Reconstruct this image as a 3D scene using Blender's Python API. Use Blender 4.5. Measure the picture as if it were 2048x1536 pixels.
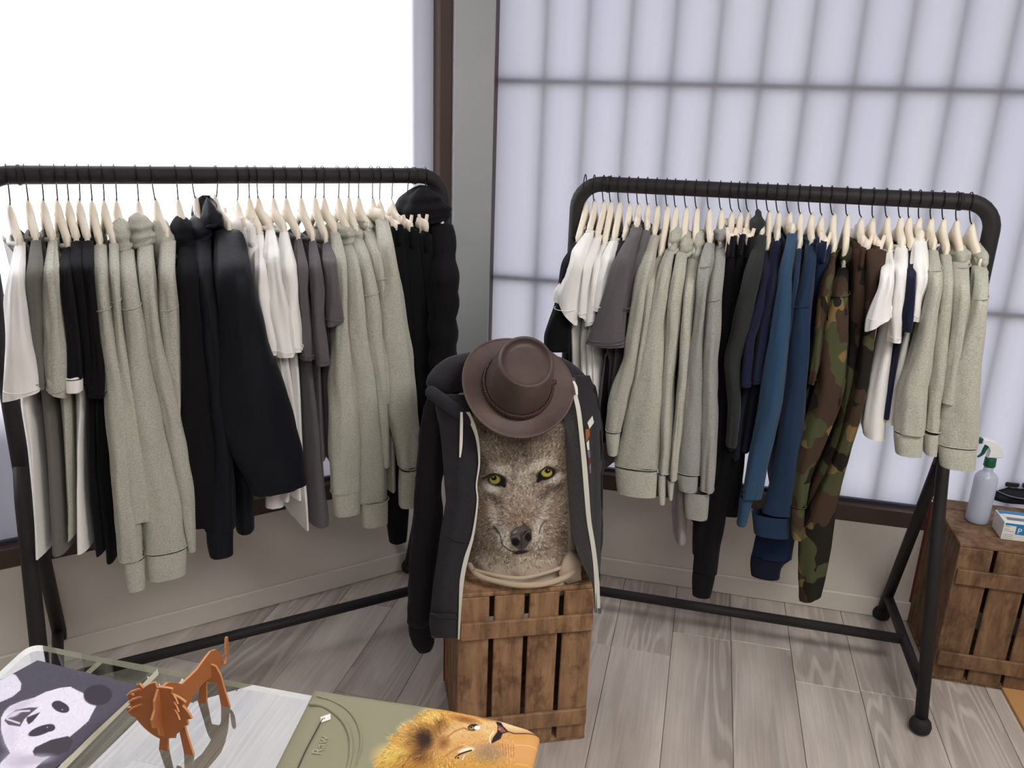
import bpy, math, random
import numpy as np
from mathutils import Vector, noise as mnoise
random.seed(7); rng = np.random.default_rng(7)
PI = math.pi
scene = bpy.context.scene
for o in list(bpy.data.objects): bpy.data.objects.remove(o)

# ------------------------------------------------------------------ camera
F, PITCH, ROLL, HCAM = 1600.0, math.radians(17.8), -math.radians(1.95), 1.68
fwd = np.array([0, math.cos(PITCH), -math.sin(PITCH)]); rt0 = np.array([1., 0, 0]); up0 = np.cross(rt0, fwd)
cr = math.cos(ROLL)*rt0 - math.sin(ROLL)*up0; cu = math.cos(ROLL)*up0 + math.sin(ROLL)*rt0
cam_d = bpy.data.cameras.new('camera'); cam = bpy.data.objects.new('camera', cam_d); scene.collection.objects.link(cam)
from mathutils import Matrix
cam.matrix_world = Matrix(((cr[0], cu[0], -fwd[0], 0), (cr[1], cu[1], -fwd[1], 0), (cr[2], cu[2], -fwd[2], HCAM), (0, 0, 0, 1)))
cam_d.sensor_width = 36; cam_d.lens = 36*F/2048; cam_d.clip_start = .05
scene.camera = cam
scene.view_settings.view_transform = 'Standard'; scene.view_settings.look = 'None'
scene.view_settings.exposure = 0.0; scene.view_settings.gamma = 1.0
scene.cycles.use_denoising = True
scene.cycles.max_bounces = 8; scene.cycles.transparent_max_bounces = 12; scene.cycles.sample_clamp_indirect = 6

# ------------------------------------------------------------------ world, sun, room lights
w = bpy.data.worlds.new('world'); scene.world = w; w.use_nodes = True
wn = w.node_tree; wn.nodes.clear()
wo = wn.nodes.new('ShaderNodeOutputWorld'); wb = wn.nodes.new('ShaderNodeBackground')
wg = wn.nodes.new('ShaderNodeNewGeometry'); ws = wn.nodes.new('ShaderNodeSeparateXYZ'); wr = wn.nodes.new('ShaderNodeValToRGB')
wn.links.new(wg.outputs['Incoming'], ws.inputs[0])
wm = wn.nodes.new('ShaderNodeMath'); wm.operation = 'MULTIPLY_ADD'; wm.inputs[1].default_value = -.5; wm.inputs[2].default_value = .5
wn.links.new(ws.outputs['Z'], wm.inputs[0]); wn.links.new(wm.outputs[0], wr.inputs[0])
e = wr.color_ramp.elements; e[0].position = .45; e[0].color = (.30, .29, .30, 1); e[1].position = .56; e[1].color = (.80, .82, .97, 1)
wn.links.new(wr.outputs[0], wb.inputs[0]); wb.inputs[1].default_value = 1.08; wn.links.new(wb.outputs[0], wo.inputs[0])

def lookrot(d): return Vector(d).to_track_quat('-Z', 'Y').to_euler()
def area(name, loc, target, sx, sy, power, col=(1, 1, 1)):
    l = bpy.data.lights.new(name, 'AREA'); l.shape = 'RECTANGLE'; l.size = sx; l.size_y = sy; l.energy = power; l.color = col
    o = bpy.data.objects.new(name, l); scene.collection.objects.link(o); o.location = loc
    o.rotation_euler = lookrot(Vector(target)-Vector(loc)); return o
sl = bpy.data.lights.new('sun', 'SUN'); sl.energy = 28.0; sl.angle = .16; sl.color = (1, .99, 1)
so = bpy.data.objects.new('sun', sl); scene.collection.objects.link(so); so.rotation_euler = lookrot((.80, -.20, -.56))
area('ceiling_lamp_front', (1.35, .55, 2.62), (1.35, .95, 0), 1.5, .6, 42, (1, .975, .945))
area('ceiling_lamp_back', (.3, -1.0, 2.62), (.3, -.6, 0), 1.6, .8, 28, (1, .975, .945))

# ------------------------------------------------------------------ unprojection helpers (a photo point onto a real plane)
CO = np.array([0, 0, HCAM])
def ray(x, y): return fwd + cr*(x-1024)/F - cu*(y-768)/F
def onz(x, y, z=0.):
    d = ray(x, y); return CO + d*((z-HCAM)/d[2])
def onpl(x, y, p0, n):
    d = ray(x, y); return CO + d*(((np.asarray(p0, float)-CO)@n)/(d@n))
def atY(x, y, Y): return onpl(x, y, (0, Y, 0), np.array([0, 1., 0]))
def proj(P):
    d = np.asarray(P)-CO; z = d@fwd
    return 1024+F*(d@cr)/z, 768-F*(d@cu)/z

# ------------------------------------------------------------------ materials
def newmat(name):
    m = bpy.data.materials.new(name); m.use_nodes = True; return m, m.node_tree, m.node_tree.nodes['Principled BSDF']
def sl_(c): return tuple((x/255/12.92 if x/255 <= .04045 else ((x/255+.055)/1.055)**2.4) for x in c)
def texco(nt, kind='Object', scale=(1, 1, 1), loc=None):
    t = nt.nodes.new('ShaderNodeTexCoord'); mp = nt.nodes.new('ShaderNodeMapping'); nt.links.new(t.outputs[kind], mp.inputs[0])
    mp.inputs['Scale'].default_value = scale
    return mp
def noise(nt, vec, scale, detail=3, rough=.6):
    n = nt.nodes.new('ShaderNodeTexNoise'); n.inputs['Scale'].default_value = scale; n.inputs['Detail'].default_value = detail
    n.inputs['Roughness'].default_value = rough
    if vec is not None: nt.links.new(vec, n.inputs['Vector'])
    return n
def ramp(nt, src, stops, interp='LINEAR'):
    r = nt.nodes.new('ShaderNodeValToRGB'); r.color_ramp.interpolation = interp
    el = r.color_ramp.elements
    while len(el) < len(stops): el.new(.5)
    for q, (p, c) in zip(el, stops): q.position = p; q.color = (*c, 1)
    nt.links.new(src, r.inputs[0]); return r
def bump(nt, src, b, strength=.3, dist=.002):
    n = nt.nodes.new('ShaderNodeBump'); n.inputs['Strength'].default_value = strength; n.inputs['Distance'].default_value = dist
    nt.links.new(src, n.inputs['Height']); nt.links.new(n.outputs[0], b.inputs['Normal']); return n
def fabric(name, col, var=.12, rough=.92, sheen=.15, fine=260, heather=False):
    m, nt, b = newmat(name); mp = texco(nt, scale=(1, 1, 1.6) if heather else (1, 1, 1))
    c = np.array(sl_(col))
    n1 = noise(nt, mp.outputs[0], fine, 2, .7)
    if heather: stops = [(.3, tuple(c*.76)), (.5, tuple(c)), (.72, tuple(np.minimum(c*1.22, 1)))]
    else: stops = [(.25, tuple(c*(1-var))), (.75, tuple(np.minimum(c*(1+var), 1)))]
    r = ramp(nt, n1.outputs[0], stops); nt.links.new(r.outputs[0], b.inputs['Base Color'])
    b.inputs['Roughness'].default_value = rough; b.inputs['Sheen Weight'].default_value = sheen; b.inputs['Specular IOR Level'].default_value = .2
    n2 = noise(nt, mp.outputs[0], 22, 3, .6); bump(nt, n2.outputs[0], b, .35, .006)
    return m
def plain(name, col, rough=.6, metal=0., spec=.5):
    m, nt, b = newmat(name); b.inputs['Base Color'].default_value = (*sl_(col), 1); b.inputs['Roughness'].default_value = rough
    b.inputs['Metallic'].default_value = metal; b.inputs['Specular IOR Level'].default_value = spec
    mp = texco(nt); n = noise(nt, mp.outputs[0], 60, 3); bump(nt, n.outputs[0], b, .08, .001); return m
M = {}
M['white'] = fabric('white_jersey', (250, 248, 245), .02, fine=180)
M['ringer_white'] = M['white']
M['heather'] = fabric('heather_grey_fleece', (186, 185, 172), heather=True, fine=210)
M['midgrey'] = fabric('mid_grey_fleece', (158, 157, 152), heather=True, fine=240)
M['taupe'] = fabric('taupe_grey_fleece', (150, 143, 141), heather=True, fine=240)
M['charcoal'] = fabric('charcoal_jersey', (98, 93, 96), .1)
M['olivegrey'] = fabric('dark_olive_grey_jersey', (112, 110, 103), .1)
M['black'] = fabric('black_jersey', (17, 16, 20), .15, sheen=.04)
M['navyblack'] = fabric('navy_black_nylon', (17, 20, 28), .1, rough=.6, sheen=.03)
M['hoodblack'] = fabric('washed_black_fleece', (42, 41, 45), .2, sheen=.08)
M['lining'] = fabric('charcoal_melange_lining', (88, 88, 90), heather=True, fine=150)
M['charcoalfleece'] = fabric('charcoal_fleece', (46, 48, 48), .12, sheen=.08)
M['navy'] = fabric('navy_jersey', (28, 32, 56), .12, sheen=.06)
M['deepnavy'] = fabric('deep_navy_rib', (16, 20, 40), .12, sheen=.06)
M['royal'] = fabric('ink_blue_fleece', (20, 34, 62), .1, sheen=.08)
M['blue'] = fabric('denim_blue_fleece', (30, 50, 76), .1, sheen=.1)
M['steel'] = fabric('steel_blue_fleece', (46, 74, 102), .1, sheen=.1)
M['khaki'] = fabric('khaki_green_jersey', (146, 143, 118), .05, fine=300)
def camo():
    m, nt, b = newmat('woodland_camouflage'); mp = texco(nt, scale=(1, 1, .8))
    cols = [None]*4; prev = None
    base = (76, 78, 54); spec = [((122, 102, 66), 11, .57, 0), ((70, 55, 44), 9, .50, 7.3), ((38, 35, 31), 10, .56, 19.1)]
    mix_in = None
    for c, s, th, off in spec:
        add = nt.nodes.new('ShaderNodeVectorMath'); add.operation = 'ADD'; add.inputs[1].default_value = (off, off*.7, off*.3)
        nt.links.new(mp.outputs[0], add.inputs[0]); n = noise(nt, add.outputs[0], s, 2, .45)
        r = ramp(nt, n.outputs[0], [(th, (0, 0, 0)), (th+.004, (1, 1, 1))], 'CONSTANT')
        mx = nt.nodes.new('ShaderNodeMix'); mx.data_type = 'RGBA'; nt.links.new(r.outputs[0], mx.inputs[0])
        if mix_in is None: mx.inputs[6].default_value = (*sl_(base), 1)
        else: nt.links.new(mix_in, mx.inputs[6])
        mx.inputs[7].default_value = (*sl_(c), 1); mix_in = mx.outputs[2]
    nt.links.new(mix_in, b.inputs['Base Color']); b.inputs['Roughness'].default_value = .93; b.inputs['Specular IOR Level'].default_value = .15
    n2 = noise(nt, mp.outputs[0], 24, 3); bump(nt, n2.outputs[0], b, .3, .006); return m
M['camo'] = camo()
M['hanger_wood'] = plain('pale_hanger_wood', (250, 240, 222), .5)
M['hanger_white'] = plain('pale_hanger_head', (250, 246, 244), .5)
M['wire'] = plain('black_hook_wire', (26, 24, 34), .4, .6)
M['clip'] = plain('pale_peg_wood', (240, 222, 204), .55)
M['rackblack'] = plain('matt_black_rack_tube', (38, 36, 36), .62, 0, .35)
M['rubber'] = plain('black_rubber', (26, 25, 26), .8)
M['frame'] = plain('dark_brown_window_frame', (72, 56, 50), .5)
M['framedark'] = plain('dark_window_gasket', (60, 60, 74), .5)
M['rope'] = plain('white_cotton_cord', (238, 236, 228), .8)
M['zip'] = plain('white_zip_tape', (216, 214, 202), .75)
M['metal'] = plain('brushed_metal', (160, 160, 160), .35, 1)
M['grille'] = plain('outdoor_grille_bar', (60, 58, 56), .7)
M['green'] = plain('dark_green_plastic', (8, 88, 58), .4)
M['whiteplastic'] = plain('white_plastic', (240, 242, 246), .35)
M['orange'] = plain('orange_brown_board', (168, 100, 54), .75)
M['orange_edge'] = plain('pale_board_edge', (206, 142, 92), .75)
M['tan'] = plain('tan_board', (196, 146, 92), .8)
M['blackplastic'] = plain('black_plastic', (30, 30, 38), .45)
M['blueink'] = plain('blue_print', (38, 128, 196), .5)
M['cardwhite'] = plain('white_card', (236, 234, 228), .6)
M['ink'] = plain('grey_print', (120, 124, 134), .6)
def paint(name, col, rough=.75):
    m, nt, b = newmat(name); mp = texco(nt); n = noise(nt, mp.outputs[0], 2.2, 4)
    c = np.array(sl_(col)); r = ramp(nt, n.outputs[0], [(.3, tuple(c*.95)), (.7, tuple(c*1.04))]); nt.links.new(r.outputs[0], b.inputs['Base Color'])
    b.inputs['Roughness'].default_value = rough; n2 = noise(nt, mp.outputs[0], 300, 2); bump(nt, n2.outputs[0], b, .1, .001); return m
M['wall'] = paint('grey_beige_wall_paint', (216, 209, 200)); M['column'] = paint('grey_column_paint', (160, 163, 162), .55)
M['ceiling'] = paint('white_ceiling_paint', (225, 222, 216)); M['roomwall'] = paint('off_white_wall_paint', (200, 194, 186))
M['ground'] = paint('street_paving', (92, 91, 92))
def plankmat():
    m, nt, b = newmat('grey_washed_oak_laminate')
    t = nt.nodes.new('ShaderNodeTexCoord'); oi = nt.nodes.new('ShaderNodeObjectInfo')
    ml = nt.nodes.new('ShaderNodeMath'); ml.operation = 'MULTIPLY'; ml.inputs[1].default_value = 37.
    nt.links.new(oi.outputs['Random'], ml.inputs[0])
    cx = nt.nodes.new('ShaderNodeCombineXYZ'); nt.links.new(ml.outputs[0], cx.inputs[2]); nt.links.new(ml.outputs[0], cx.inputs[1])
    def coords(sc):
        mp = nt.nodes.new('ShaderNodeMapping'); mp.inputs['Scale'].default_value = sc; nt.links.new(t.outputs['Object'], mp.inputs[0])
        ad = nt.nodes.new('ShaderNodeVectorMath'); ad.operation = 'ADD'; nt.links.new(mp.outputs[0], ad.inputs[0]); nt.links.new(cx.outputs[0], ad.inputs[1]); return ad.outputs[0]
    cat = noise(nt, coords((8.5, .85, 1)), 1.0, 1.5, .45)         # contour field for cathedral rings
    wv = nt.nodes.new('ShaderNodeMath'); wv.operation = 'MULTIPLY'; wv.inputs[1].default_value = 80.; nt.links.new(cat.outputs[0], wv.inputs[0])
    sn = nt.nodes.new('ShaderNodeMath'); sn.operation = 'SINE'; nt.links.new(wv.outputs[0], sn.inputs[0])
    r1 = ramp(nt, sn.outputs[0], [(0., (.74, .73, .73)), (.5, (.90, .90, .90)), (1., (1.0, 1.0, 1.0))])
    fine = noise(nt, coords((150, 4, 1)), 1.0, 4, .7); r2 = ramp(nt, fine.outputs[0], [(.3, (.86, .86, .86)), (.7, (1.08, 1.08, 1.08))])
    big = noise(nt, coords((5, 1.2, 1)), 1.0, 3, .6); r3 = ramp(nt, big.outputs[0], [(.3, sl_((170, 159, 150))), (.55, sl_((198, 188, 179))), (.75, sl_((214, 205, 194)))])
    mask = noise(nt, coords((9, .9, 1)), .8, 1, .5); rm = ramp(nt, mask.outputs[0], [(.42, (0, 0, 0)), (.58, (1, 1, 1))])
    def mult(a, b_, fac=None):
        mx = nt.nodes.new('ShaderNodeMix'); mx.data_type = 'RGBA'; mx.blend_type = 'MULTIPLY'; mx.inputs[0].default_value = 1
        if fac is not None: nt.links.new(fac, mx.inputs[0])
        nt.links.new(a, mx.inputs[6]); nt.links.new(b_, mx.inputs[7]); return mx.outputs[2]
    c = mult(mult(r3.outputs[0], r2.outputs[0]), r1.outputs[0], rm.outputs[0])
    nt.links.new(c, b.inputs['Base Color']); b.inputs['Roughness'].default_value = .30; b.inputs['Specular IOR Level'].default_value = .5
    bump(nt, fine.outputs[0], b, .12, .001); return m
M['plank'] = plankmat(); M['seam'] = plain('dark_seam', (70, 62, 58), .9)
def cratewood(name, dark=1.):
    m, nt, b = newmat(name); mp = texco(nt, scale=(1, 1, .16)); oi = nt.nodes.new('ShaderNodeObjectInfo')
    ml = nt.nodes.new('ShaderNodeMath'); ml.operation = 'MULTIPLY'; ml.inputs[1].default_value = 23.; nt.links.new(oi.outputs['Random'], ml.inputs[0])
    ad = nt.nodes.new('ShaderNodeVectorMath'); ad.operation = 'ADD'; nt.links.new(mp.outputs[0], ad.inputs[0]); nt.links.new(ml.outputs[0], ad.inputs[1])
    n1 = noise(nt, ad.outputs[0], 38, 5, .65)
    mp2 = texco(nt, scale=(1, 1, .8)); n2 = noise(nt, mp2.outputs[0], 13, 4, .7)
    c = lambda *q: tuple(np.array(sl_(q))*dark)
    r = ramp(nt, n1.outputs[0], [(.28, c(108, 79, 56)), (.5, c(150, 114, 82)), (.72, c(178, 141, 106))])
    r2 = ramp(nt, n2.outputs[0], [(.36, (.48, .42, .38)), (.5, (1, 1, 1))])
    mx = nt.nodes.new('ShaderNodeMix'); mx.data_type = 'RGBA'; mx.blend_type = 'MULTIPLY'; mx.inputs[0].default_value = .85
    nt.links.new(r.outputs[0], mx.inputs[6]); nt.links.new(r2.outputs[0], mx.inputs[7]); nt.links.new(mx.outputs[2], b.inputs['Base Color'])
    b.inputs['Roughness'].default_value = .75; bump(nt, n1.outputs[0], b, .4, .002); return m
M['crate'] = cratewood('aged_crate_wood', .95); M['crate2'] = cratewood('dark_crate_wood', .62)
M['crate_red'] = plain('faded_red_stained_wood', (120, 40, 40), .8)
def leather(nm='brown_oiled_leather', k=1.):
    m, nt, b = newmat(nm); mp = texco(nt); n = noise(nt, mp.outputs[0], 9, 5, .6)
    r = ramp(nt, n.outputs[0], [(.3, tuple(q*k for q in sl_((76, 59, 55)))), (.6, tuple(q*k for q in sl_((97, 78, 72)))), (.8, tuple(q*k for q in sl_((111, 90, 83))))]); nt.links.new(r.outputs[0], b.inputs['Base Color'])
    b.inputs['Roughness'].default_value = .48; n2 = noise(nt, mp.outputs[0], 180, 3); bump(nt, n2.outputs[0], b, .15, .001); return m
M['leather'] = leather(); M['leather_dark'] = plain('dark_braided_leather', (66, 42, 36), .55)
def pane():
    m = bpy.data.materials.new('frosted_film_glass'); m.use_nodes = True; nt = m.node_tree; nt.nodes.clear()
    out = nt.nodes.new('ShaderNodeOutputMaterial'); tr = nt.nodes.new('ShaderNodeBsdfTranslucent'); df = nt.nodes.new('ShaderNodeBsdfDiffuse'); mx = nt.nodes.new('ShaderNodeMixShader')
    mp = texco(nt, scale=(6, 6, .25)); n = noise(nt, mp.outputs[0], 1.6, 3)
    r = ramp(nt, n.outputs[0], [(.3, (.86, .86, .93)), (.7, (.95, .95, .97))]); nt.links.new(r.outputs[0], tr.inputs[0])
    df.inputs[0].default_value = (.55, .55, .62, 1); mx.inputs[0].default_value = .22
    nt.links.new(tr.outputs[0], mx.inputs[1]); nt.links.new(df.outputs[0], mx.inputs[2]); nt.links.new(mx.outputs[0], out.inputs[0]); return m
M['pane'] = pane()
def glassy(name, tint, edge=False):
    m = bpy.data.materials.new(name); m.use_nodes = True; nt = m.node_tree; nt.nodes.clear()
    out = nt.nodes.new('ShaderNodeOutputMaterial'); tr = nt.nodes.new('ShaderNodeBsdfTransparent'); gl = nt.nodes.new('ShaderNodeBsdfGlossy'); mx = nt.nodes.new('ShaderNodeMixShader'); fr = nt.nodes.new('ShaderNodeFresnel')
    tr.inputs[0].default_value = (*tint, 1); gl.inputs['Roughness'].default_value = .0; fr.inputs[0].default_value = 1.55
    gm = nt.nodes.new('ShaderNodeNewGeometry'); iv = nt.nodes.new('ShaderNodeMath'); iv.operation = 'SUBTRACT'; iv.inputs[0].default_value = 1; nt.links.new(gm.outputs['Backfacing'], iv.inputs[1])
    mu = nt.nodes.new('ShaderNodeMath'); mu.operation = 'MULTIPLY'; m2 = nt.nodes.new('ShaderNodeMath'); m2.operation = 'MULTIPLY'; m2.use_clamp = True; m2.inputs[1].default_value = 1.9; nt.links.new(fr.outputs[0], m2.inputs[0]); nt.links.new(iv.outputs[0], mu.inputs[0]); nt.links.new(m2.outputs[0], mu.inputs[1])
    nt.links.new(mu.outputs[0], mx.inputs[0]); nt.links.new(tr.outputs[0], mx.inputs[1]); nt.links.new(gl.outputs[0], mx.inputs[2]); nt.links.new(mx.outputs[0], out.inputs[0]); return m
M['glass'] = glassy('clear_table_glass', (.90, .93, .90))
m, nt, b = newmat('pale_green_glass_edge'); b.inputs['Base Color'].default_value = (*sl_((222, 220, 202)), 1); b.inputs['Roughness'].default_value = .15; M['glassedge'] = m
m, nt, b = newmat('translucent_bottle_plastic'); b.inputs['Base Color'].default_value = (*sl_((214, 222, 240)), 1); b.inputs['Roughness'].default_value = .3
b.inputs['Transmission Weight'].default_value = .35; b.inputs['Subsurface Weight'].default_value = .0; M['bottle'] = m
def colorattr(name, rough=.9):
    m, nt, b = newmat(name); a = nt.nodes.new('ShaderNodeVertexColor'); a.layer_name = 'print'; nt.links.new(a.outputs[0], b.inputs['Base Color'])
    b.inputs['Roughness'].default_value = rough; b.inputs['Specular IOR Level'].default_value = .15; return m
M['wolf'] = colorattr('wolf_print_cotton'); M['lion'] = colorattr('lion_print_cotton', .7); M['panda'] = colorattr('panda_print_cotton')

# ------------------------------------------------------------------ object helpers
C = scene.collection
def empty(name, loc, label, cat, group=None):
    o = bpy.data.objects.new(name, None); C.objects.link(o); o.location = loc; o.empty_display_size = .05
    o['label'] = label; o['category'] = cat
    if group: o['group'] = group
    return o
def mesh(name, verts, faces, mat, parent=None, smooth=True, mats=None, fmat=None, label=None):
    vs = np.asarray(verts, float)
    off = np.zeros(3)
    q = parent
    while q is not None: off = off + np.array(q.location); q = q.parent
    me = bpy.data.meshes.new(name); me.from_pydata((vs-off).tolist(), [], faces)
    if mats:
        for k in mats: me.materials.append(M[k])
        me.polygons.foreach_set('material_index', fmat)
    else: me.materials.append(M[mat])
    if smooth: me.polygons.foreach_set('use_smooth', [True]*len(me.polygons))
    me.update(); o = bpy.data.objects.new(name, me); C.objects.link(o)
    if parent: o.parent = parent
    if label: o['label'] = label
    return o
def struct(name, verts, faces, mat, smooth=False, parent=None, **k):
    o = mesh(name, verts, faces, mat, parent, smooth, **k)
    if parent is None: o['kind'] = 'structure'
    return o
def boxv(c, ax, ay, az):  # centre and three half-axis vectors
    c, ax, ay, az = map(lambda q: np.asarray(q, float), (c, ax, ay, az)); v = []
    for i in (-1, 1):
        for j in (-1, 1):
            for k in (-1, 1): v.append(c+i*ax+j*ay+k*az)
    return v, [(0, 1, 3, 2), (4, 6, 7, 5), (0, 4, 5, 1), (2, 3, 7, 6), (0, 2, 6, 4), (1, 5, 7, 3)]
def bevbox(c, ax, ay, az, b=.003):  # chamfered box: 24 verts
    c, ax, ay, az = map(lambda q: np.asarray(q, float), (c, ax, ay, az)); A = [ax, ay, az]; L = [np.linalg.norm(q) for q in A]
    v = []; idx = {}
    for sx in (-1, 1):
        for sy in (-1, 1):
            for sz in (-1, 1):
                for a in range(3):
                    s = [sx, sy, sz]; p = c.copy()
                    for k in range(3): p = p+A[k]*s[k]*(1 if k == a else max(0, 1-b/L[k]))
                    idx[(sx, sy, sz, a)] = len(v); v.append(p)
    f = []
    S = (-1, 1)
    for a in range(3):
        o1, o2 = [k for k in range(3) if k != a]
        for s in S:
            q = []
            for (u, w_) in ((-1, -1), (1, -1), (1, 1), (-1, 1)):
                t = [0]*3; t[a] = s; t[o1] = u; t[o2] = w_; q.append(idx[(*t, a)])
            f.append(q)
    for a in range(3):
        o1, o2 = [k for k in range(3) if k != a]
        for u in S:
            for w_ in S:
                t0 = [0]*3; t0[o1] = u; t0[o2] = w_; t0[a] = -1; t1 = list(t0); t1[a] = 1
                f.append([idx[(*t0, o1)], idx[(*t0, o2)], idx[(*t1, o2)], idx[(*t1, o1)]])
    for sx in S:
        for sy in S:
            for sz in S: f.append([idx[(sx, sy, sz, k)] for k in range(3)])
    return v, f
class MB:
    def __init__(s): s.v = []; s.f = []
    def add(s, vf):
        n = len(s.v); s.v += [np.asarray(q, float) for q in vf[0]]; s.f += [tuple(i+n for i in f) for f in vf[1]]; return s
def rings(R, closed=True, cap0=True, cap1=True):
    R = [np.asarray(r) for r in R]; n = len(R[0]); v = np.concatenate(R); f = []
    for i in range(len(R)-1):
        for j in range(n if closed else n-1):
            k = (j+1) % n; f.append((i*n+j, i*n+k, (i+1)*n+k, (i+1)*n+j))
    if cap0: f.append(tuple(range(n-1, -1, -1)))
    if cap1: f.append(tuple((len(R)-1)*n+j for j in range(n)))
    return v, f
def tube(path, r, n=8, caps=True):
    P = np.asarray(path, float); rr = np.broadcast_to(np.asarray(r, float), (len(P),)); R = []
    T = np.gradient(P, axis=0); T /= np.linalg.norm(T, axis=1)[:, None]+1e-9
    up = np.array([0, 0, 1.]) if abs(T[0][2]) < .9 else np.array([1., 0, 0]); u = np.cross(T[0], up); u /= np.linalg.norm(u)
    for i in range(len(P)):
        u = u-T[i]*(u@T[i]); u /= np.linalg.norm(u); w_ = np.cross(T[i], u)
        R.append([P[i]+rr[i]*(math.cos(2*PI*k/n)*u+math.sin(2*PI*k/n)*w_) for k in range(n)])
    return rings(R, True, caps, caps)
def smoothpath(P, m=6):
    P = np.asarray(P, float); n = len(P); out = []
    for i in range(n-1):
        p0, p1, p2, p3 = P[max(i-1, 0)], P[i], P[i+1], P[min(i+2, n-1)]
        for k in range(m):
            t = k/m; out.append(.5*((2*p1)+(-p0+p2)*t+(2*p0-5*p1+4*p2-p3)*t*t+(-p0+3*p1-3*p2+p3)*t**3))
    out.append(P[-1]); return np.array(out)
def lathe(prof, c, axis=(0, 0, 1), n=24, sx=1.):
    a = np.asarray(axis, float); a /= np.linalg.norm(a); u = np.cross(a, [0, 1, 0]); u /= np.linalg.norm(u); w_ = np.cross(a, u); R = []
    for r, h in prof: R.append([np.asarray(c)+a*h+r*(math.cos(2*PI*k/n)*u*sx+math.sin(2*PI*k/n)*w_) for k in range(n)])
    return rings(R)
def noi(x, y, z): return mnoise.noise(Vector((x, y, z)))

# ------------------------------------------------------------------ room shell
ZC = 2.7
dR = np.array([.97507135, -.22189156, 0]); nR = np.array([.22189156, .97507135, 0])      # outward
dL = np.array([.84742392, .53091685, 0]); nL = np.array([-.53091685, .84742392, 0])
corner = np.array([-.18150779, 2.93308711, 0])
ZV = np.array([0, 0, 1.])
def wallpt(side, s, z, out=0.):   # s measured away from the corner along the wall, out = outwards
    return (corner+dR*s if side == 'R' else corner-dL*s)+ZV*z+(nR if side == 'R' else nL)*out
def wallbox(side, s0, s1, z0, z1, o0, o1, bev=0):
    d, n = (dR, nR) if side == 'R' else (-dL, nL); c = wallpt(side, (s0+s1)/2, (z0+z1)/2, (o0+o1)/2)
    a = (d*(s1-s0)/2, n*(o1-o0)/2, ZV*(z1-z0)/2)
    return bevbox(c, *a, bev) if bev else boxv(c, *a)
SILL0, SILL1, WTOP = .365, .43, 2.5
for side, nm, Ls in (('R', 'right', 3.6), ('L', 'left', 3.6)):
    mb = MB(); mb.add(wallbox(side, 0, Ls, -.02, SILL0, 0, .16)); mb.add(wallbox(side, 0, Ls, WTOP, ZC, 0, .16)); mb.add(wallbox(side, 2.6, Ls, SILL0, WTOP, 0, .16))
    struct('wall_'+nm, mb.v, mb.f, 'wall')
    mb = MB(); mb.add(wallbox(side, .0, Ls, 0, .078, -.012, 0, .004)); struct('baseboard_'+nm, mb.v, mb.f, 'wall')
    wi = struct('window_1' if side == 'L' else 'window_2', *wallbox(side, .04, 2.6, SILL0, SILL1, .0, .10, .004), 'frame')
    for (a0, a1, z0, z1, nm2) in ((.04, .115 if side == 'L' else .09, SILL1, WTOP, 'jamb'), (2.53, 2.6, SILL1, WTOP, 'jamb'), (.04, 2.6, WTOP-.06, WTOP, 'head')):
        mesh('window_'+nm2, *wallbox(side, a0, a1, z0, z1, .0, .10, .004), 'frame', wi, False)
    mesh('gasket', *wallbox(side, .1, 2.53, SILL1, SILL1+.012, .03, .05), 'framedark', wi, False)
    p = [wallpt(side, a, z, .045) for a, z in ((.09, SILL1-.005), (2.56, SILL1-.005), (2.56, WTOP-.03), (.09, WTOP-.03))]
    mesh('frosted_pane', p, [(0, 1, 2, 3)], 'pane', wi, False)
# room behind the camera
far = {}
pR, pL = wallpt('R', 3.6, 0), wallpt('L', 3.6, 0)
P0 = np.array([pR[0], -2.6, 0]); P1 = np.array([pL[0], -2.6, 0])
def wseg(name, a, b):
    a = np.asarray(a); b = np.asarray(b); d = (b-a)/2; L = np.linalg.norm(d); n = np.array([d[1], -d[0], 0])/L
    struct(name, *boxv((a+b)/2+ZV*ZC/2+n*.06, d, n*.06, ZV*ZC/2), 'roomwall')
wseg('wall_east', P0, pR); wseg('wall_south', P1, P0); wseg('wall_west', pL, P1)
poly = [pL+nL*.16, corner+(nL+nR)*.09, pR+nR*.16, P0, P1]
struct('ceiling', [p+ZV*ZC for p in poly]+[p+ZV*(ZC+.1) for p in poly], [(0, 1, 2, 3, 4), (9, 8, 7, 6, 5)]+[(i, i+5, (i+1) % 5+5, (i+1) % 5) for i in range(5)], 'ceiling')
fl = struct('floor', [p-ZV*.006 for p in poly]+[p-ZV*.1 for p in poly], [(4, 3, 2, 1, 0), (5, 6, 7, 8, 9)]+[(i, (i+1) % 5, (i+1) % 5+5, i+5) for i in range(5)], 'seam')
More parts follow.
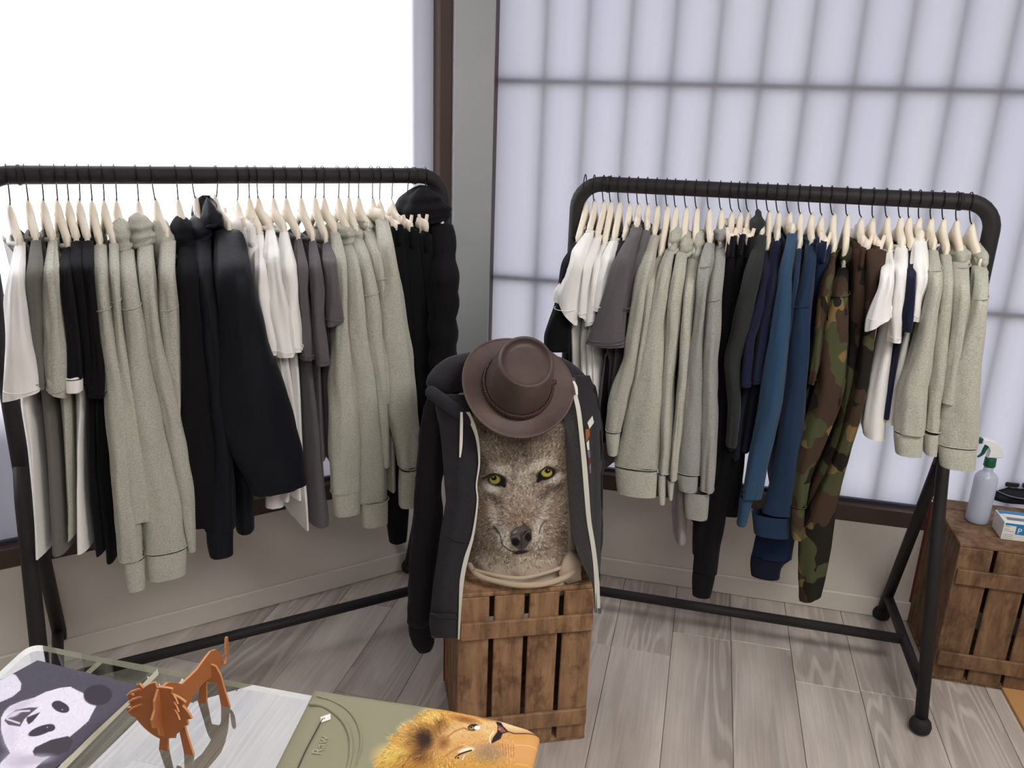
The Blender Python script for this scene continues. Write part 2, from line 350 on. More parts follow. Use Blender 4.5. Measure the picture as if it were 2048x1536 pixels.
# laminate planks, one mesh shared by the full boards
pd = np.array([math.cos(math.radians(76.6)), math.sin(math.radians(76.6)), 0]); po = np.array([pd[1], -pd[0], 0])
PW, PLn = .2, 1.29
pv, pf = bevbox((0, 0, -.003), (PW/2-.0007, 0, 0), (0, PLn/2-.0007, 0), (0, 0, .003), .0012)
pme = bpy.data.meshes.new('plank'); pme.from_pydata([list(map(float, q)) for q in pv], [], pf); pme.materials.append(M['plank']); pme.update()
joints = {-2: 2.362, -1: 2.363, 0: 2.363, 1: 2.506, 2: 2.514, 3: 2.346, 4: 2.357}
prot = math.atan2(po[1], po[0])
def inroom(q):
    for s_, c_ in (('R', nR), ('L', nL)):
        if (q-corner)@c_ > .25: return False
    return pL[0]-.2 < q[0] < pR[0]+.2 and q[1] > .15
for i in range(-16, 18):
    o0 = .018+i*PW+PW/2; j0 = joints.get(i+1, 2.36+.43*((i*7) % 3)) if i+1 in joints else 2.36+.41*((i*5) % 3)
    for k in range(-3, 3):
        c = po*o0+pd*(j0+(k+.5)*PLn)
        ends = [c+pd*PLn/2, c-pd*PLn/2]
        if not any(inroom(q) for q in ends+[c]): continue
        o = bpy.data.objects.new('plank', pme); C.objects.link(o); o.parent = fl; o.location = c; o.rotation_euler = (0, 0, prot+(PI if (i+k) % 2 else 0))
        top = max((q-corner)@cc for q in ends for cc in (nR, nL))
        if top > 0.0:                       # a board cut at the wall
            dirn = 1 if (ends[0]-corner)@nR > (ends[1]-corner)@nR or (ends[0]-corner)@nL > (ends[1]-corner)@nL else 0
            hits = []
            for cc in (nR, nL):
                den = pd@cc
                if abs(den) > 1e-6: hits.append(((corner-c)@cc+.03)/den+(.11 if cc is nL else 0))
            lim = min([h for h in hits if h > -PLn/2] or [PLn/2])
            if lim < PLn/2:
                y0, y1 = -PLn/2, lim; fac = (y1-y0)/PLn
                if fac < .03: bpy.data.objects.remove(o); continue
                v2, f2 = bevbox((0, 0, -.003), (PW/2-.0007, 0, 0), (0, (y1-y0)/2-.0007, 0), (0, 0, .003), .0012); v2 = [q+np.array([0, (y0+y1)/2*(1 if (i+k) % 2 == 0 else -1), 0]) for q in v2]; m2 = bpy.data.meshes.new('plank'); m2.from_pydata([list(map(float, q)) for q in v2], [], f2); m2.materials.append(M['plank']); m2.update(); o.data = m2
# pillar in the corner
cA = atY(905, 640, 2.88)*np.array([1, 1, 0]); cB = atY(976, 640, 2.895)*np.array([1, 1, 0])
cB2 = wallpt('R', .075, 0, .12); cA2 = wallpt('L', .06, 0, .12)
cv = [cA, cB, cB+(cB2-cB)*.35, cB2, cA2]
struct('wall_corner_pillar', [p for p in cv]+[p+ZV*ZC for p in cv], [(4, 3, 2, 1, 0), (5, 6, 7, 8, 9)]+[(i, (i+1) % 5, (i+1) % 5+5, i+5) for i in range(5)], 'column')
# outside: paving, grille behind the right window
g = mesh('street_ground', [(-14, -2, -.25), (14, -2, -.25), (14, 16, -.25), (-14, 16, -.25)], [(0, 1, 2, 3)], 'ground', None, False); g['kind'] = 'structure'
gr = empty('window_grille', wallpt('R', 1.2, 0, .1), 'dark grille of thin bars outside, blurred through the right frosted window', 'grille')
sb = [(-.309+.142*i) for i in range(20)]; s_off = float((onz(1195, 1146)-corner)@dR)
for s_ in sb:
    s1 = s_+s_off
    if .1 < s1 < 2.55: mesh('bar', *wallbox('R', s1-.010, s1+.010, SILL0, WTOP, .060, .074), 'grille', gr, False)
for z_ in (1.832, 1.148): mesh('rail', *wallbox('R', .04, 2.6, z_-.011, z_+.011, .054, .064), 'grille', gr, False)

fin = mesh('sun_blocker_fin', *wallbox('L', .27, .33, -.2, 3.2, .17, .46), 'ground', None, False); fin['kind'] = 'structure'  # unseen fin, added to keep the sun off the left pane near the corner
lw = mesh('sun_blocker_low', *wallbox('L', .8, 6., -.25, 1.95, 1.1, 1.25), 'ground', None, False); lw['kind'] = 'structure'  # unseen block, added to shade the lower part of the left pane
# ------------------------------------------------------------------ racks
class Rack:
    def __init__(s, a, b, name):
        a = np.array([*a, 0.]); b = np.array([*b, 0.]); s.a = a; s.L = np.linalg.norm(b-a); s.d = (b-a)/s.L; s.n = np.array([s.d[1], -s.d[0], 0]); s.name = name
        if s.n[1] > 0: s.n = -s.n
    def at(s, x, y, t):
        q = onpl(x, y, s.a+s.n*t, s.n); return float((q-s.a)@s.d), float(q[2])
    def w(s, S, T, Z): return s.a+s.d*S+s.n*T+ZV*Z
RR = Rack((.183, 2.531), (1.32, 2.267), 'right'); RL = Rack((-1.28302462, 1.92718559), (-.233, 2.51088), 'left')
RR.zb = 1.523; RL.zb = 1.532; RB = .0228
def build_rack(rk, label):
    ZB = rk.zb
    e0 = empty('clothes_rack', rk.w(rk.L/2, 0, 0), label, 'clothes rack', 'garment racks')
    rc = .075; path = [rk.w(0, 0, .74), rk.w(0, 0, 1.0), rk.w(0, 0, ZB-rc)]
    path += [rk.w(rc-rc*math.cos(a), 0, ZB-rc+rc*math.sin(a)) for a in np.linspace(.2, PI/2, 7)]
    path += [rk.w(s_, 0, ZB) for s_ in np.linspace(rc+.02, rk.L-rc-.02, 8)]
    path += [rk.w(rk.L-rc+rc*math.cos(a), 0, ZB-rc+rc*math.sin(a)) for a in np.linspace(PI/2, .2, 7)]
    path += [rk.w(rk.L, 0, ZB-rc), rk.w(rk.L, 0, 1.0), rk.w(rk.L, 0, .74)]
    mesh('top_frame', *tube(path, RB, 14), 'rackblack', e0)
    for S in (rc+.018, rk.L-rc-.018):      # raised sleeve ends beside the notches
        mesh('stopper_collar', *tube([rk.w(S-.004, 0, ZB), rk.w(S+.004, 0, ZB)], RB+.0025, 14), 'rackblack', e0)
    for S in (0, rk.L):
        for T in (.3, -.3):
            dS = 0.; T2 = T
            if rk is RL and S == 0: dS = -.024 if T > 0 else .004
            lr = .0185 if rk is RR else .0205
            mesh('leg', *tube([rk.w(S, 0, .80), rk.w(S+dS*.3, T2*.12, .70), rk.w(S+dS, T2, .03)], lr, 12), 'rackblack', e0)
            mesh('foot_ball', *lathe([(.001, -.0), (.018, .001), (.029, .010), (.031, .024), (.027, .038), (.019, .047), (.001, .05)], rk.w(S+dS, T2*1.004, .0)), 'rubber', e0)
        tz = .115; tt = .3*(1-tz/.73)+.012
        mesh('cross_bar', *tube([rk.w(S, -tt, tz), rk.w(S, tt, tz)], .0165, 12), 'rackblack', e0)
    mesh('base_rail', *tube([rk.w(0, 0, .115), rk.w(rk.L, 0, .115)], .0165, 12), 'rackblack', e0)
build_rack(RL, 'black tubular clothes rack under the brighter left window, partly cut by the frame')
build_rack(RR, 'black tubular clothes rack in front of the right window with dark grille bars')

# ------------------------------------------------------------------ hangers
def hanger(rk, hx, nx, ny, label, clip=False, yaw=0., path=None):
    ZB = rk.zb; S0, _ = rk.at(hx, 350, 0); Sn, zn = rk.at(nx, ny, 0); zn = min(zn, 1.465)
    e0 = empty('trouser_hanger' if clip else 'clothes_hanger', rk.w(Sn, 0, zn), label, 'hanger', 'hangers on the %s rack' % rk.name)
    r = RB+.0035; P = [rk.w(Sn, 0, zn-.012), rk.w(Sn, 0, zn+.012), rk.w(S0*.5+Sn*.5, .006, (zn+1.495)/2)]
    for a in np.linspace(-1.1, PI+.5, 15):
        P.append(rk.w(S0, r*math.cos(a), ZB+r*math.sin(a)))
    mesh('hook', *tube(smoothpath(P, 2), .0017, 6), 'wire', e0)
    cy, sy = math.cos(yaw), math.sin(yaw)
    W_ = .098 if not clip else .16
    if path is not None:
        kt_ = [0, .02]+[p[1] for p in path]; ks = [Sn, Sn+(path[0][0]-Sn)*.25]+[p[0] for p in path]; kz = [zn-.012, zn-.030]+[p[2] for p in path]; kz[2] += .012
    R = []
    for t in np.linspace(-W_, W_, 25):
        a = abs(t); dz = .012+.80*a*(1-.75*max(0, (a-.07))/.2) if not clip else .012+.5*min(a, .05)+.06*max(0, a-.05)
        hgt = .022-.03*min(a, .2)+(.014*math.exp(-(a/.02)**2)); hgt = max(hgt, .011); th = .0098*(1 if a < W_-.01 else .6)
        so = np.interp(a, kt_, ks)-Sn if path is not None else 0.; so = so if t > 0 else -so*.6
        if path is not None: dz = zn-.008-np.interp(a, kt_, kz)
        ring = []
        for k in range(8):
            g_ = 2*PI*k/8; s_ = th*math.cos(g_); z_ = hgt*math.sin(g_)
            ring.append(rk.w(Sn+so+t*sy+s_*cy, t*cy-s_*sy, zn-dz-.008+z_))
        R.append(ring)
    mesh('shoulder_bar', *rings(R), 'hanger_wood', e0)
    mesh('neck_knob', *lathe([(.001, .012), (.004, .010), (.006, 0), (.010, -.008), (.011, -.02), (.001, -.024)], rk.w(Sn, 0, zn), n=10), 'hanger_white', e0)
    if clip:
        for T in (.13, -.13):
            b0 = zn-.075
            for q in (-1, 1):
                P = [rk.w(Sn+T*sy+q*.013, T*cy, b0+.055), rk.w(Sn+T*sy+q*.005, T*cy, b0+.015), rk.w(Sn+T*sy+q*.009, T*cy, b0-.02)]
                mesh('peg_clip', *tube(P, [.005, .007, .004], 6), 'clip', e0)
    return Sn, zn

# ------------------------------------------------------------------ garments
def interp_rows(rows, tf, rk):
    """rows: (y, xl, xr) photo spans on the plane t=tf(i) -> arrays s, t, z, half width"""
    out = []
    for i, (y, xl, xr) in enumerate(rows):
        t = tf(i, y); a, z = rk.at(xl, y, t); b, _ = rk.at(xr, y, t); out.append(((a+b)/2, t, z, abs(b-a)/2))
    A = np.array(out); o = np.argsort(-A[:, 2]); return A[o]
def resample(A, n):
    d = np.r_[0, np.cumsum(np.hypot(np.diff(A[:, 2]), np.diff(A[:, 1])))]; q = np.linspace(0, d[-1], n)
    B = np.stack([np.interp(q, d, A[:, k]) for k in range(A.shape[1])], 1)
    for _ in range(2):
        B2 = B.copy(); B2[1:-1] = .25*B[:-2]+.5*B[1:-1]+.25*B[2:]; B = B2
    return B
def limb(rk, B, rt, seed, fold=.005, tilt=0., nseg=20, p=.8, quilt=0., inner=True, cap0=True, pt=None, full=False):
    R = []; n = len(B); z0 = B[0, 2]
    for i, (s_, t_, z_, rs) in enumerate(B):
        v = i/(n-1); ring = []; rtt = rt*(1 if full else (.55+.45*min(1, v*4))*(1-.38*v*v)); 
        for k in range(nseg):
            a = 2*PI*k/nseg; ca, sa = math.cos(a), math.sin(a)
            es = math.copysign(abs(ca)**p, ca); et = math.copysign(abs(sa)**(pt or p), sa)
            f = fold*min(1, v*3+.3)*(noi(ca*1.6+seed, sa*1.6, z_*4.+seed)*1.3+.8*noi(ca*2.2, sa*2.2+seed*3, z_*11+seed)+.5*noi(ca*5+seed, sa*5, z_*3))
            q = quilt*(abs(math.sin(PI*(z0-z_)/.085))-.6) if quilt else 0
            kk = 1+(f+q)/max(rs, .02)
            zz = z_+tilt*es*v**4
            ring.append(rk.w(s_+es*rs*kk, t_+et*rtt*(1+(f+q)/rtt), zz))
        R.append(ring)
    if cap0:
        c = np.mean(R[0], axis=0); R.insert(0, [c+(np.asarray(q)-c)*.45+ZV*.005 for q in R[0]])
    if inner:
        last = R[-1]; c = np.mean(last, axis=0); mb = MB(); mb.add(rings(R, True, cap0, False))
        mb.add(rings([last, [c+(np.asarray(q)-c)*.95+ZV*.0005 for q in last]], True, False, False))
        mb.add(rings([[c+(np.asarray(q)-c)*.95+ZV*.0005 for q in last], [c+(np.asarray(q)-c)*.86+ZV*.035 for q in last]], True, False, True))
        return mb.v, mb.f
    return rings(R, True, cap0, True)
def ring_at(rk, B, z, rt, grow=.0012, r=.0011, nseg=24, p=.8, tilt=0):
    s_ = np.interp(-z, -B[:, 2], B[:, 0]); t_ = np.interp(-z, -B[:, 2], B[:, 1]); rs = np.interp(-z, -B[:, 2], B[:, 3])
    P = []
    for k in range(nseg+1):
        a = 2*PI*k/nseg; ca, sa = math.cos(a), math.sin(a)
        P.append(rk.w(s_+math.copysign(abs(ca)**p, ca)*(rs+grow+.002), t_+math.copysign(abs(sa)**p, sa)*(rt+grow+.002), z+tilt*ca))
    return tube(P, r, 5, False)

ORD = ['first', 'second', 'third', 'fourth', 'fifth', 'sixth', 'seventh', 'eighth', 'ninth', 'tenth']
COUNT = {}
def garment(rk, kind, mat, phrase, hook, neck, sl, body=None, hem=None, cuff=None, hemband=None, hood=None, roll=None, seam=None, collar=None,
            dt=0., tilt=0., rt=.042, fold=.005, bodymat=None, cuffmat=None, sleevemat=None, quilt=0., bth=.022, name=None, bend=None, seed=None):
    key = (rk.name, phrase); COUNT[key] = COUNT.get(key, 0)+1; cnt = COUNT[key]; tot = TOT.get(key, 1)
    seed = seed if seed is not None else (hook*.37+neck[0]*.11) % 50
    which = phrase if tot == 1 else '%s %s from left' % (ORD[cnt-1], phrase)
    y0 = sl[0][0]
    def tf(i, y):
        q = min(1, max(0, (y-y0)/62.)); return .085+.115*(q*(2-q))+dt*min(1, q*2)
    hp_ = None
    if kind != 'joggers':
        A = interp_rows(sl, tf, rk); B = resample(A, 34); hp_ = [B[0], B[2], B[4]]; hp_ = [p for p in hp_ if p[1] > .05]
    Sn, zn = hanger(rk, hook, neck[0], neck[1], ('wooden hanger of the %s, %s rack' % (which, rk.name)), clip=(kind == 'joggers'), path=hp_)
    lab = '%s, on the %s rack' % (which, rk.name)
    cats = {'t_shirt': 't-shirt', 'sweatshirt': 'sweatshirt', 'hoodie': 'hoodie', 'joggers': 'trousers', 'padded_jacket': 'jacket'}
    e0 = empty(kind, rk.w(Sn, 0, 1.3), lab, cats[kind], 'clothes on the %s rack' % rk.name)
    if kind == 'joggers':
        A = interp_rows(sl, lambda i, y: .13+dt, rk); B = resample(A, 30); zt = B[0, 2]
        c1 = None
        if cuff: Acuff = resample(interp_rows([sl[-1]]+cuff, lambda i, y: .13+dt, rk), 5)
        B2 = B.copy(); B2[:, 0] = Sn+(B[:, 0]-B[0, 0])*.35; B2[:, 1] = -.12; B2[:, 3] = np.minimum(B[:, 3], .022)
        mesh('trouser_leg', *limb(rk, B, .040, seed, fold, tilt), mat, e0); mesh('trouser_leg', *limb(rk, B2, .040, seed+5, fold), mat, e0)
        if cuff: mesh('cuff', *limb(rk, Acuff, .024, seed+2, .002, cap0=False, full=True), cuffmat or mat, e0)
        W_ = []
        for z_ in (zt+.012, zt-.005, zt-.03, zt-.045):
            ring = []
            for k in range(24):
                a = 2*PI*k/24; ca, sa = math.cos(a), math.sin(a); tt = .165*math.copysign(abs(sa)**.7, sa)
                f_ = (tt+.17)/.34; sc = Sn*(1-f_)+B[1, 0]*f_
                ring.append(rk.w(sc+ca*(.014 if z_ > zt else .017)+.002*math.sin(a*9), tt+.005, z_))
            W_.append(ring)
        mesh('waistband', *rings(W_), mat, e0); return e0
    # near sleeve
    Bs = B.copy(); Bs[:, 3] *= 1.02; jit = .009*math.sin(hook*1.7); Bs[:, 1] += jit*np.linspace(0, 1, len(Bs)); rt = rt*(1.15 if kind != 't_shirt' else 1)
    slv = mesh('sleeve', *limb(rk, Bs, rt, seed, fold*(1.35 if kind == 't_shirt' else 1.1), tilt, quilt=quilt, p=.92, pt=1.25 if kind == 't_shirt' else .95, nseg=30), sleevemat or mat, e0)
    # far sleeve, mirrored across the bar and hanging free
    Bf = B.copy(); Bf[:, 1] = -B[:, 1]; Bf[:, 0] = Sn+(Sn-B[0, 0])+(B[:, 0]-B[0, 0])*.25; Bf[:, 3] = np.minimum(B[:, 3], .024)
    mesh('sleeve', *limb(rk, Bf, rt, seed+9, fold, quilt=quilt, nseg=14), sleevemat or mat, e0)
    if cuff:
        Ac = resample(interp_rows(cuff, lambda i, y: .2+dt, rk), 7)
        cf = None; lb = limb(rk, Ac, rt*(.60 if kind != 't_shirt' else .68), seed+1, .0016, cap0=False, full=True); cf = mesh('cuff', *lb, cuffmat or mat, e0)
        mesh('cuff_seam', *ring_at(rk, B, B[-1, 2]+.002, rt*.63, -.0012, .0014), sleevemat or mat, cf)
    if seam is not None:
        for sy_ in (seam if isinstance(seam, (list, tuple)) else [seam]):
            xm = np.interp(sy_, [r[0] for r in sl], [(r[1]+r[2])/2 for r in sl]); _, zz = rk.at(xm, sy_, .2); mesh('shoulder_seam', *ring_at(rk, B, zz, rt, -.0010, .0014, tilt=.006), sleevemat or mat, slv)
    if kind == 't_shirt' and not cuff: mesh('hem_stitch', *ring_at(rk, Bs, B[-1, 2]+.016, rt, -.0030, .0009, p=1.0), sleevemat or mat, slv)
    # body
    zc = B[0, 2]; zsh = np.interp(.18, B[:12, 1], B[:12, 2]) if B[:12, 1].max() > .18 else zc-.07
    if body:
        Bb = interp_rows(body, lambda i, y: .17, rk); zh = Bb[-1, 2]
        top = B[8]; Bb = np.vstack([[top[0], .17, min(top[2], zsh), .018], Bb[Bb[:, 2] < zsh-.02]])
    else:
        Bb = B[8:].copy(); zh = B[-1, 2] + (.02 if len(sl) and kind != 't_shirt' else -.25)
        if kind == 't_shirt':
            zh = zc-.62 if hem is None else zh
            Bb = np.vstack([Bb, [Bb[-1, 0], .17, zh, bth]])
        Bb[:, 3] = np.minimum(Bb[:, 3], bth)
        if hem is not None: _, zh = rk.at(hem[0], hem[1], .17)
    NB = 26; R = []; W_ = .185
    for i in range(NB+1):
        v = i/NB; ring = []
        for k in range(28):
            a = 2*PI*k/28; ca, sa = math.cos(a), math.sin(a); tt = math.copysign(abs(sa)**.8, sa)*W_*(1-.06*math.sin(PI*v))
            at_ = abs(tt); zt = zc+.012-max(0, at_-.06)*(.9 if at_ < .1 else .62)-(.012 if at_ < .05 else 0)
            z_ = zt+(zh-zt)*v
            sn = np.interp(-z_, -Bb[:, 2], Bb[:, 0]); rn = np.interp(-z_, -Bb[:, 2], Bb[:, 3])
            kk = (sn-Sn)/.17; sc = Sn+kk*tt if tt > 0 else Sn+(B[0, 0]-Sn)/.085*tt*.6
            u_ = min(1, max(0, (tt+.02)/W_)); th = .017+(rn-.017)*u_**2
            if v < .12: th = th*(v/.12)*.8+(.004 if at_ > .08 else .026)*(1-v/.12)+th*.2*(v/.12)
            f = fold*.7*min(1, v*2)*(noi(ca*2+seed, tt*9, z_*4+seed)+.7*noi(ca, tt*22+seed, z_*2))
            q = quilt*(abs(math.sin(PI*(zc-z_)/.085))-.6) if quilt else 0
            ring.append(rk.w(sc+ca**1*(th+q)+f, tt+(f*.6+q*.8)*sa, z_))
        R.append(ring)
    bm = bodymat or mat
    last = R[-1]; c = np.mean(last, axis=0)
    mbb = MB(); mbb.add(rings(R, True, False, False)); mbb.add(rings([last, [c+(np.asarray(q)-c)*.96+ZV*.0008 for q in last]], True, False, False)); mbb.add(rings([[c+(np.asarray(q)-c)*.96+ZV*.0008 for q in last], [c+(np.asarray(q)-c)*.9+ZV*.03 for q in last]], True, False, True))
    mesh('body', mbb.v, mbb.f, bm, e0)
    if hemband:
        c0 = np.asarray(last); cm = c0.mean(axis=0); HR = [cm+(c0-cm)*.97+ZV*.006, cm+(c0-cm)*.93-ZV*.004, cm+(c0-cm)*.90-ZV*hemband*.5, cm+(c0-cm)*.88-ZV*hemband, cm+(c0-cm)*.80-ZV*(hemband-.01)]
        mesh('hem_band', *rings(HR, True, False, True), bm, e0)
    if collar or kind == 't_shirt':
        P = []
        for k in range(25):
            a = 2*PI*k/24; tt = .088*math.sin(a); f_ = (tt/.085)
            P.append(rk.w(Sn+(B[0, 0]-Sn)*f_*(1 if f_ > 0 else .6)+.014*math.cos(a), tt, zc+.004-.010*(1-abs(math.sin(a)))))
        mesh('collar', *tube(P, .0062, 8, False), collar or bm, e0)
    if hood:
        xl, yt, xr, yb = hood; a, zb = rk.at(xl, yb, .07); b, _ = rk.at(xr, yb, .07); xm = (xl+xr)/2; _, zt = rk.at(xm, yt, .05)
        sc = (a+b)/2; rs = (b-a)/2*1.12; zb -= .014; R = []; NH = 22
        for i in range(NH+1):
            v = i/NH; z_ = zt+(zb-zt)*v; base = math.sin(min(1, v*1.7+.02)*PI/2)**.6*(1-.12*max(0, v-.7))
            bul = (.0034*math.sin(v*PI*3.2+seed)+.0022*math.sin(v*PI*7+seed*2))*(.25 if 'navy' in mat or kind == 'hoodie' and 'black' in mat else 1)
            ring = []
            for k in range(26):
                g_ = 2*PI*k/26; ca, sa = math.cos(g_), math.sin(g_)
                f = bul*(1+.5*math.sin(g_*1+seed))+(.028 if kind == 'padded_jacket' else .010)*noi(ca*1.5+seed, sa*1.5, z_*(9 if kind == 'padded_jacket' else 16))+.004*noi(ca*4+seed, sa*4, z_*30)
                ring.append(rk.w(sc+ca*(rs*base+f), .02+sa*(.088*base+f), z_+.018*math.sin(g_+.6)*(v-.1)))
            R.append(ring)
        hdo = mesh('hood', *rings(R), mat, e0)
        z1 = zb+.004; P = []
        for k in range(29):
            g_ = 2*PI*k/28; P.append(rk.w(sc+math.cos(g_)*rs*.90, .022+.085*math.sin(g_), z1+.022*math.sin(g_+.6)+.004*math.sin(3*g_)))
        mesh('hood_rim', *tube(P, .0062, 8, False), mat, hdo)
    return e0
TOT = {}

# ------------------------------------------------------------------ the clothes, left to right (spans of the near sleeve read off the photograph)
SPEC = []
def G(rk, kind, mat, phrase, hook, neck, sl, **k): SPEC.append((rk, kind, mat, phrase, hook, neck, sl, k))
T_, S_, H_, J_, P_ = 't_shirt', 'sweatshirt', 'hoodie', 'joggers', 'padded_jacket'
L, R_ = RL, RR
G(L, T_, 'white', 'white t-shirt with a wide flared sleeve', 14, (22, 425), [(492, 30, 51), (546, 20, 48), (581, 14, 50), (652, 11, 60), (690, 8, 68), (740, 6, 78), (796, 5, 88)], body=[(821, 32, 70), (900, 46, 78), (1008, 54, 86), (1117, 65, 93)], tilt=.012, dt=.02)
G(L, T_, 'olivegrey', 'dark olive-grey t-shirt', 50, (58, 415), [(482, 63, 82), (544, 54, 86), (581, 52, 88), (640, 56, 92), (714, 62, 95), (775, 64, 96)], body=[(820, 72, 117), (950, 82, 129), (1113, 93, 143)])
G(L, T_, 'heather', 'heather grey t-shirt', 82, (88, 415), [(483, 96, 115), (541, 87, 117), (576, 88, 122), (659, 91, 130), (690, 93, 136), (740, 94, 136), (788, 95, 134)], body=[(820, 114, 147), (908, 120, 150), (1033, 128, 152), (1080, 130, 150)], tilt=-.010, dt=.01)
G(L, T_, 'black', 'white t-shirt with black raglan sleeves and white cuffs', 110, (116, 415), [(495, 129, 146), (534, 117, 142), (575, 120, 146), (620, 123, 151), (690, 131, 160), (758, 131, 165)], cuff=[(757, 129, 166), (768, 129, 166), (782, 130, 166)], cuffmat='white', collar='white', bodymat='white', body=[(800, 147, 178), (887, 147, 169), (992, 146, 170), (1090, 144, 179), (1108, 144, 181)], dt=.02)
G(L, T_, 'black', 'black t-shirt', 132, (138, 415), [(483, 143, 164), (534, 141, 167), (620, 150, 179), (690, 157, 187), (775, 165, 201)], body=[(807, 166, 192), (940, 165, 192), (1010, 169, 202), (1104, 183, 213), (1112, 184, 213)])
G(L, T_, 'black', 'black t-shirt', 156, (160, 415), [(483, 164, 187), (534, 163, 187), (620, 174, 197), (690, 180, 207), (750, 186, 216), (792, 178, 217)], body=[(807, 186, 211), (940, 186, 208), (1010, 193, 224), (1104, 205, 233), (1126, 207, 234)])
G(L, S_, 'heather', 'heather grey sweatshirt', 179, (185, 415), [(492, 187, 213), (544, 183, 217), (602, 188, 222), (620, 190, 225), (690, 198, 237), (761, 208, 249), (854, 216, 260), (972, 222, 271), (1010, 225, 280), (1118, 237, 289)], cuff=[(1120, 243, 290), (1150, 247, 291), (1178, 252, 292)], seam=612)
G(L, S_, 'heather', 'heather grey sweatshirt', 204, (209, 415), [(488, 218, 238), (544, 217, 240), (590, 223, 242), (660, 226, 247), (761, 236, 268), (854, 240, 285), (972, 246, 300), (1040, 250, 305)], seam=596)
G(L, H_, 'heather', 'heather grey hoodie', 229, (234, 415), [(500, 239, 268), (546, 237, 271), (602, 240, 279), (620, 243, 285), (714, 247, 303), (807, 255, 320), (901, 265, 336), (979, 272, 355), (1034, 283, 369), (1104, 289, 375)], cuff=[(1106, 291, 375), (1130, 292, 375), (1157, 296, 374)], hood=(229, 434, 268, 500), seam=608, rt=.05)
G(L, H_, 'heather', 'heather grey hoodie', 272, (278, 415), [(490, 276, 306), (534, 275, 308), (581, 277, 313), (652, 284, 322), (690, 287, 330), (737, 299, 341), (807, 318, 355), (901, 334, 374), (987, 352, 391), (1057, 366, 392), (1098, 372, 390)], hood=(262, 428, 310, 490), rt=.05, dt=-.01)
G(L, H_, 'heather', 'heather grey hoodie', 302, (313, 413), [(482, 320, 352), (546, 318, 348), (605, 317, 355), (690, 325, 362), (761, 338, 363), (810, 348, 362), (880, 350, 357)], hood=(309, 436, 358, 525), seam=612)
G(L, H_, 'black', 'black hoodie', 351, (357, 412), [(490, 359, 396), (546, 355, 399), (620, 356, 404), (714, 359, 412), (807, 361, 424), (901, 368, 436), (972, 382, 450), (1055, 390, 466)], hood=(344, 434, 396, 495), hem=(400, 1060))
G(L, H_, 'navyblack', 'black zip jacket', 382, (393, 408), [(480, 388, 422), (546, 392, 427), (620, 400, 434), (714, 408, 442), (807, 415, 452), (901, 426, 464), (1000, 418, 468), (1060, 412, 468)], cuff=[(1058, 412, 468), (1090, 414, 467), (1113, 420, 467)], hood=(384, 432, 424, 480))
G(L, P_, 'navyblack', 'navy black padded jacket with a raised hood', 432, (431, 405), [(464, 432, 486), (534, 430, 500), (600, 433, 512), (690, 437, 535), (784, 438, 566), (854, 446, 590), (920, 474, 609), (985, 508, 616)], hood=(402, 394, 446, 452), rt=.07, tilt=.006, body=[(900, 450, 520), (1000, 458, 524), (1072, 462, 523)], dt=.03, fold=.006)
G(L, J_, 'white', 'white jersey trousers', 473, (475, 410), [(455, 486, 510), (560, 494, 513), (640, 505, 530), (700, 518, 546), (850, 540, 575), (950, 534, 572), (1014, 532, 567)])
G(L, T_, 'white', 'white t-shirt with a narrow sleeve', 495, (499, 408), [(469, 512, 527), (534, 509, 534), (581, 508, 539), (659, 519, 553), (708, 534, 563)], body=[(730, 548, 575), (850, 570, 590), (950, 560, 590), (1004, 556, 588)], dt=.02)
G(L, T_, 'white', 'white t-shirt with a narrow sleeve', 511, (517, 408), [(459, 533, 548), (511, 530, 556), (558, 533, 561), (620, 537, 578), (667, 544, 584), (711, 555, 587)], body=[(730, 560, 588), (850, 582, 600), (950, 585, 606), (1000, 588, 606)], dt=.025)
G(L, T_, 'white', 'long white t-shirt with a long bare side edge', 544, (547, 408), [(464, 561, 575), (534, 556, 593), (558, 563, 596), (620, 570, 599), (667, 578, 603), (700, 580, 604)], body=[(720, 578, 605), (807, 584, 610), (901, 592, 614), (979, 599, 620), (1010, 603, 621), (1060, 606, 621)])
G(L, T_, 'charcoal', 'charcoal t-shirt', 569, (572, 408), [(478, 590, 603), (534, 589, 616), (581, 594, 614), (659, 599, 624), (720, 602, 630)], body=[(784, 606, 642), (878, 613, 657), (979, 619, 661), (1034, 620, 671), (1058, 620, 670)], rt=.035)
G(L, T_, 'charcoal', 'charcoal t-shirt', 600, (602, 408), [(482, 619, 632), (534, 618, 642), (581, 621, 650), (620, 622, 645), (679, 625, 654), (728, 631, 658)], dt=.01, rt=.035)
G(L, T_, 'charcoal', 'charcoal t-shirt', 629, (630, 407), [(485, 646, 658), (523, 645, 667), (558, 649, 673), (600, 650, 680), (648, 650, 687)], tilt=.006, dt=.03, rt=.035)
G(L, S_, 'heather', 'heather grey sweatshirt', 645, (648, 407), [(466, 663, 677), (523, 667, 692), (581, 671, 689), (659, 668, 692), (700, 664, 701), (761, 660, 708), (831, 660, 718), (901, 659, 721), (985, 662, 721)], cuff=[(985, 664, 720), (1005, 666, 719), (1030, 669, 719)])
G(L, H_, 'heather', 'heather grey hoodie', 675, (677, 407), [(487, 690, 713), (511, 690, 717), (558, 691, 722), (651, 692, 728), (700, 694, 740), (761, 703, 753), (854, 711, 765), (948, 716, 774), (1006, 719, 776)], cuff=[(1006, 721, 775), (1030, 722, 775), (1052, 724, 774)], hood=(679, 446, 714, 492))
G(L, H_, 'heather', 'heather grey hoodie', 695, (697, 407), [(476, 704, 726), (511, 712, 739), (577, 717, 753), (651, 723, 757), (690, 728, 762), (761, 742, 768), (854, 756, 774), (930, 762, 776)], hood=(700, 440, 727, 490), seam=[583])
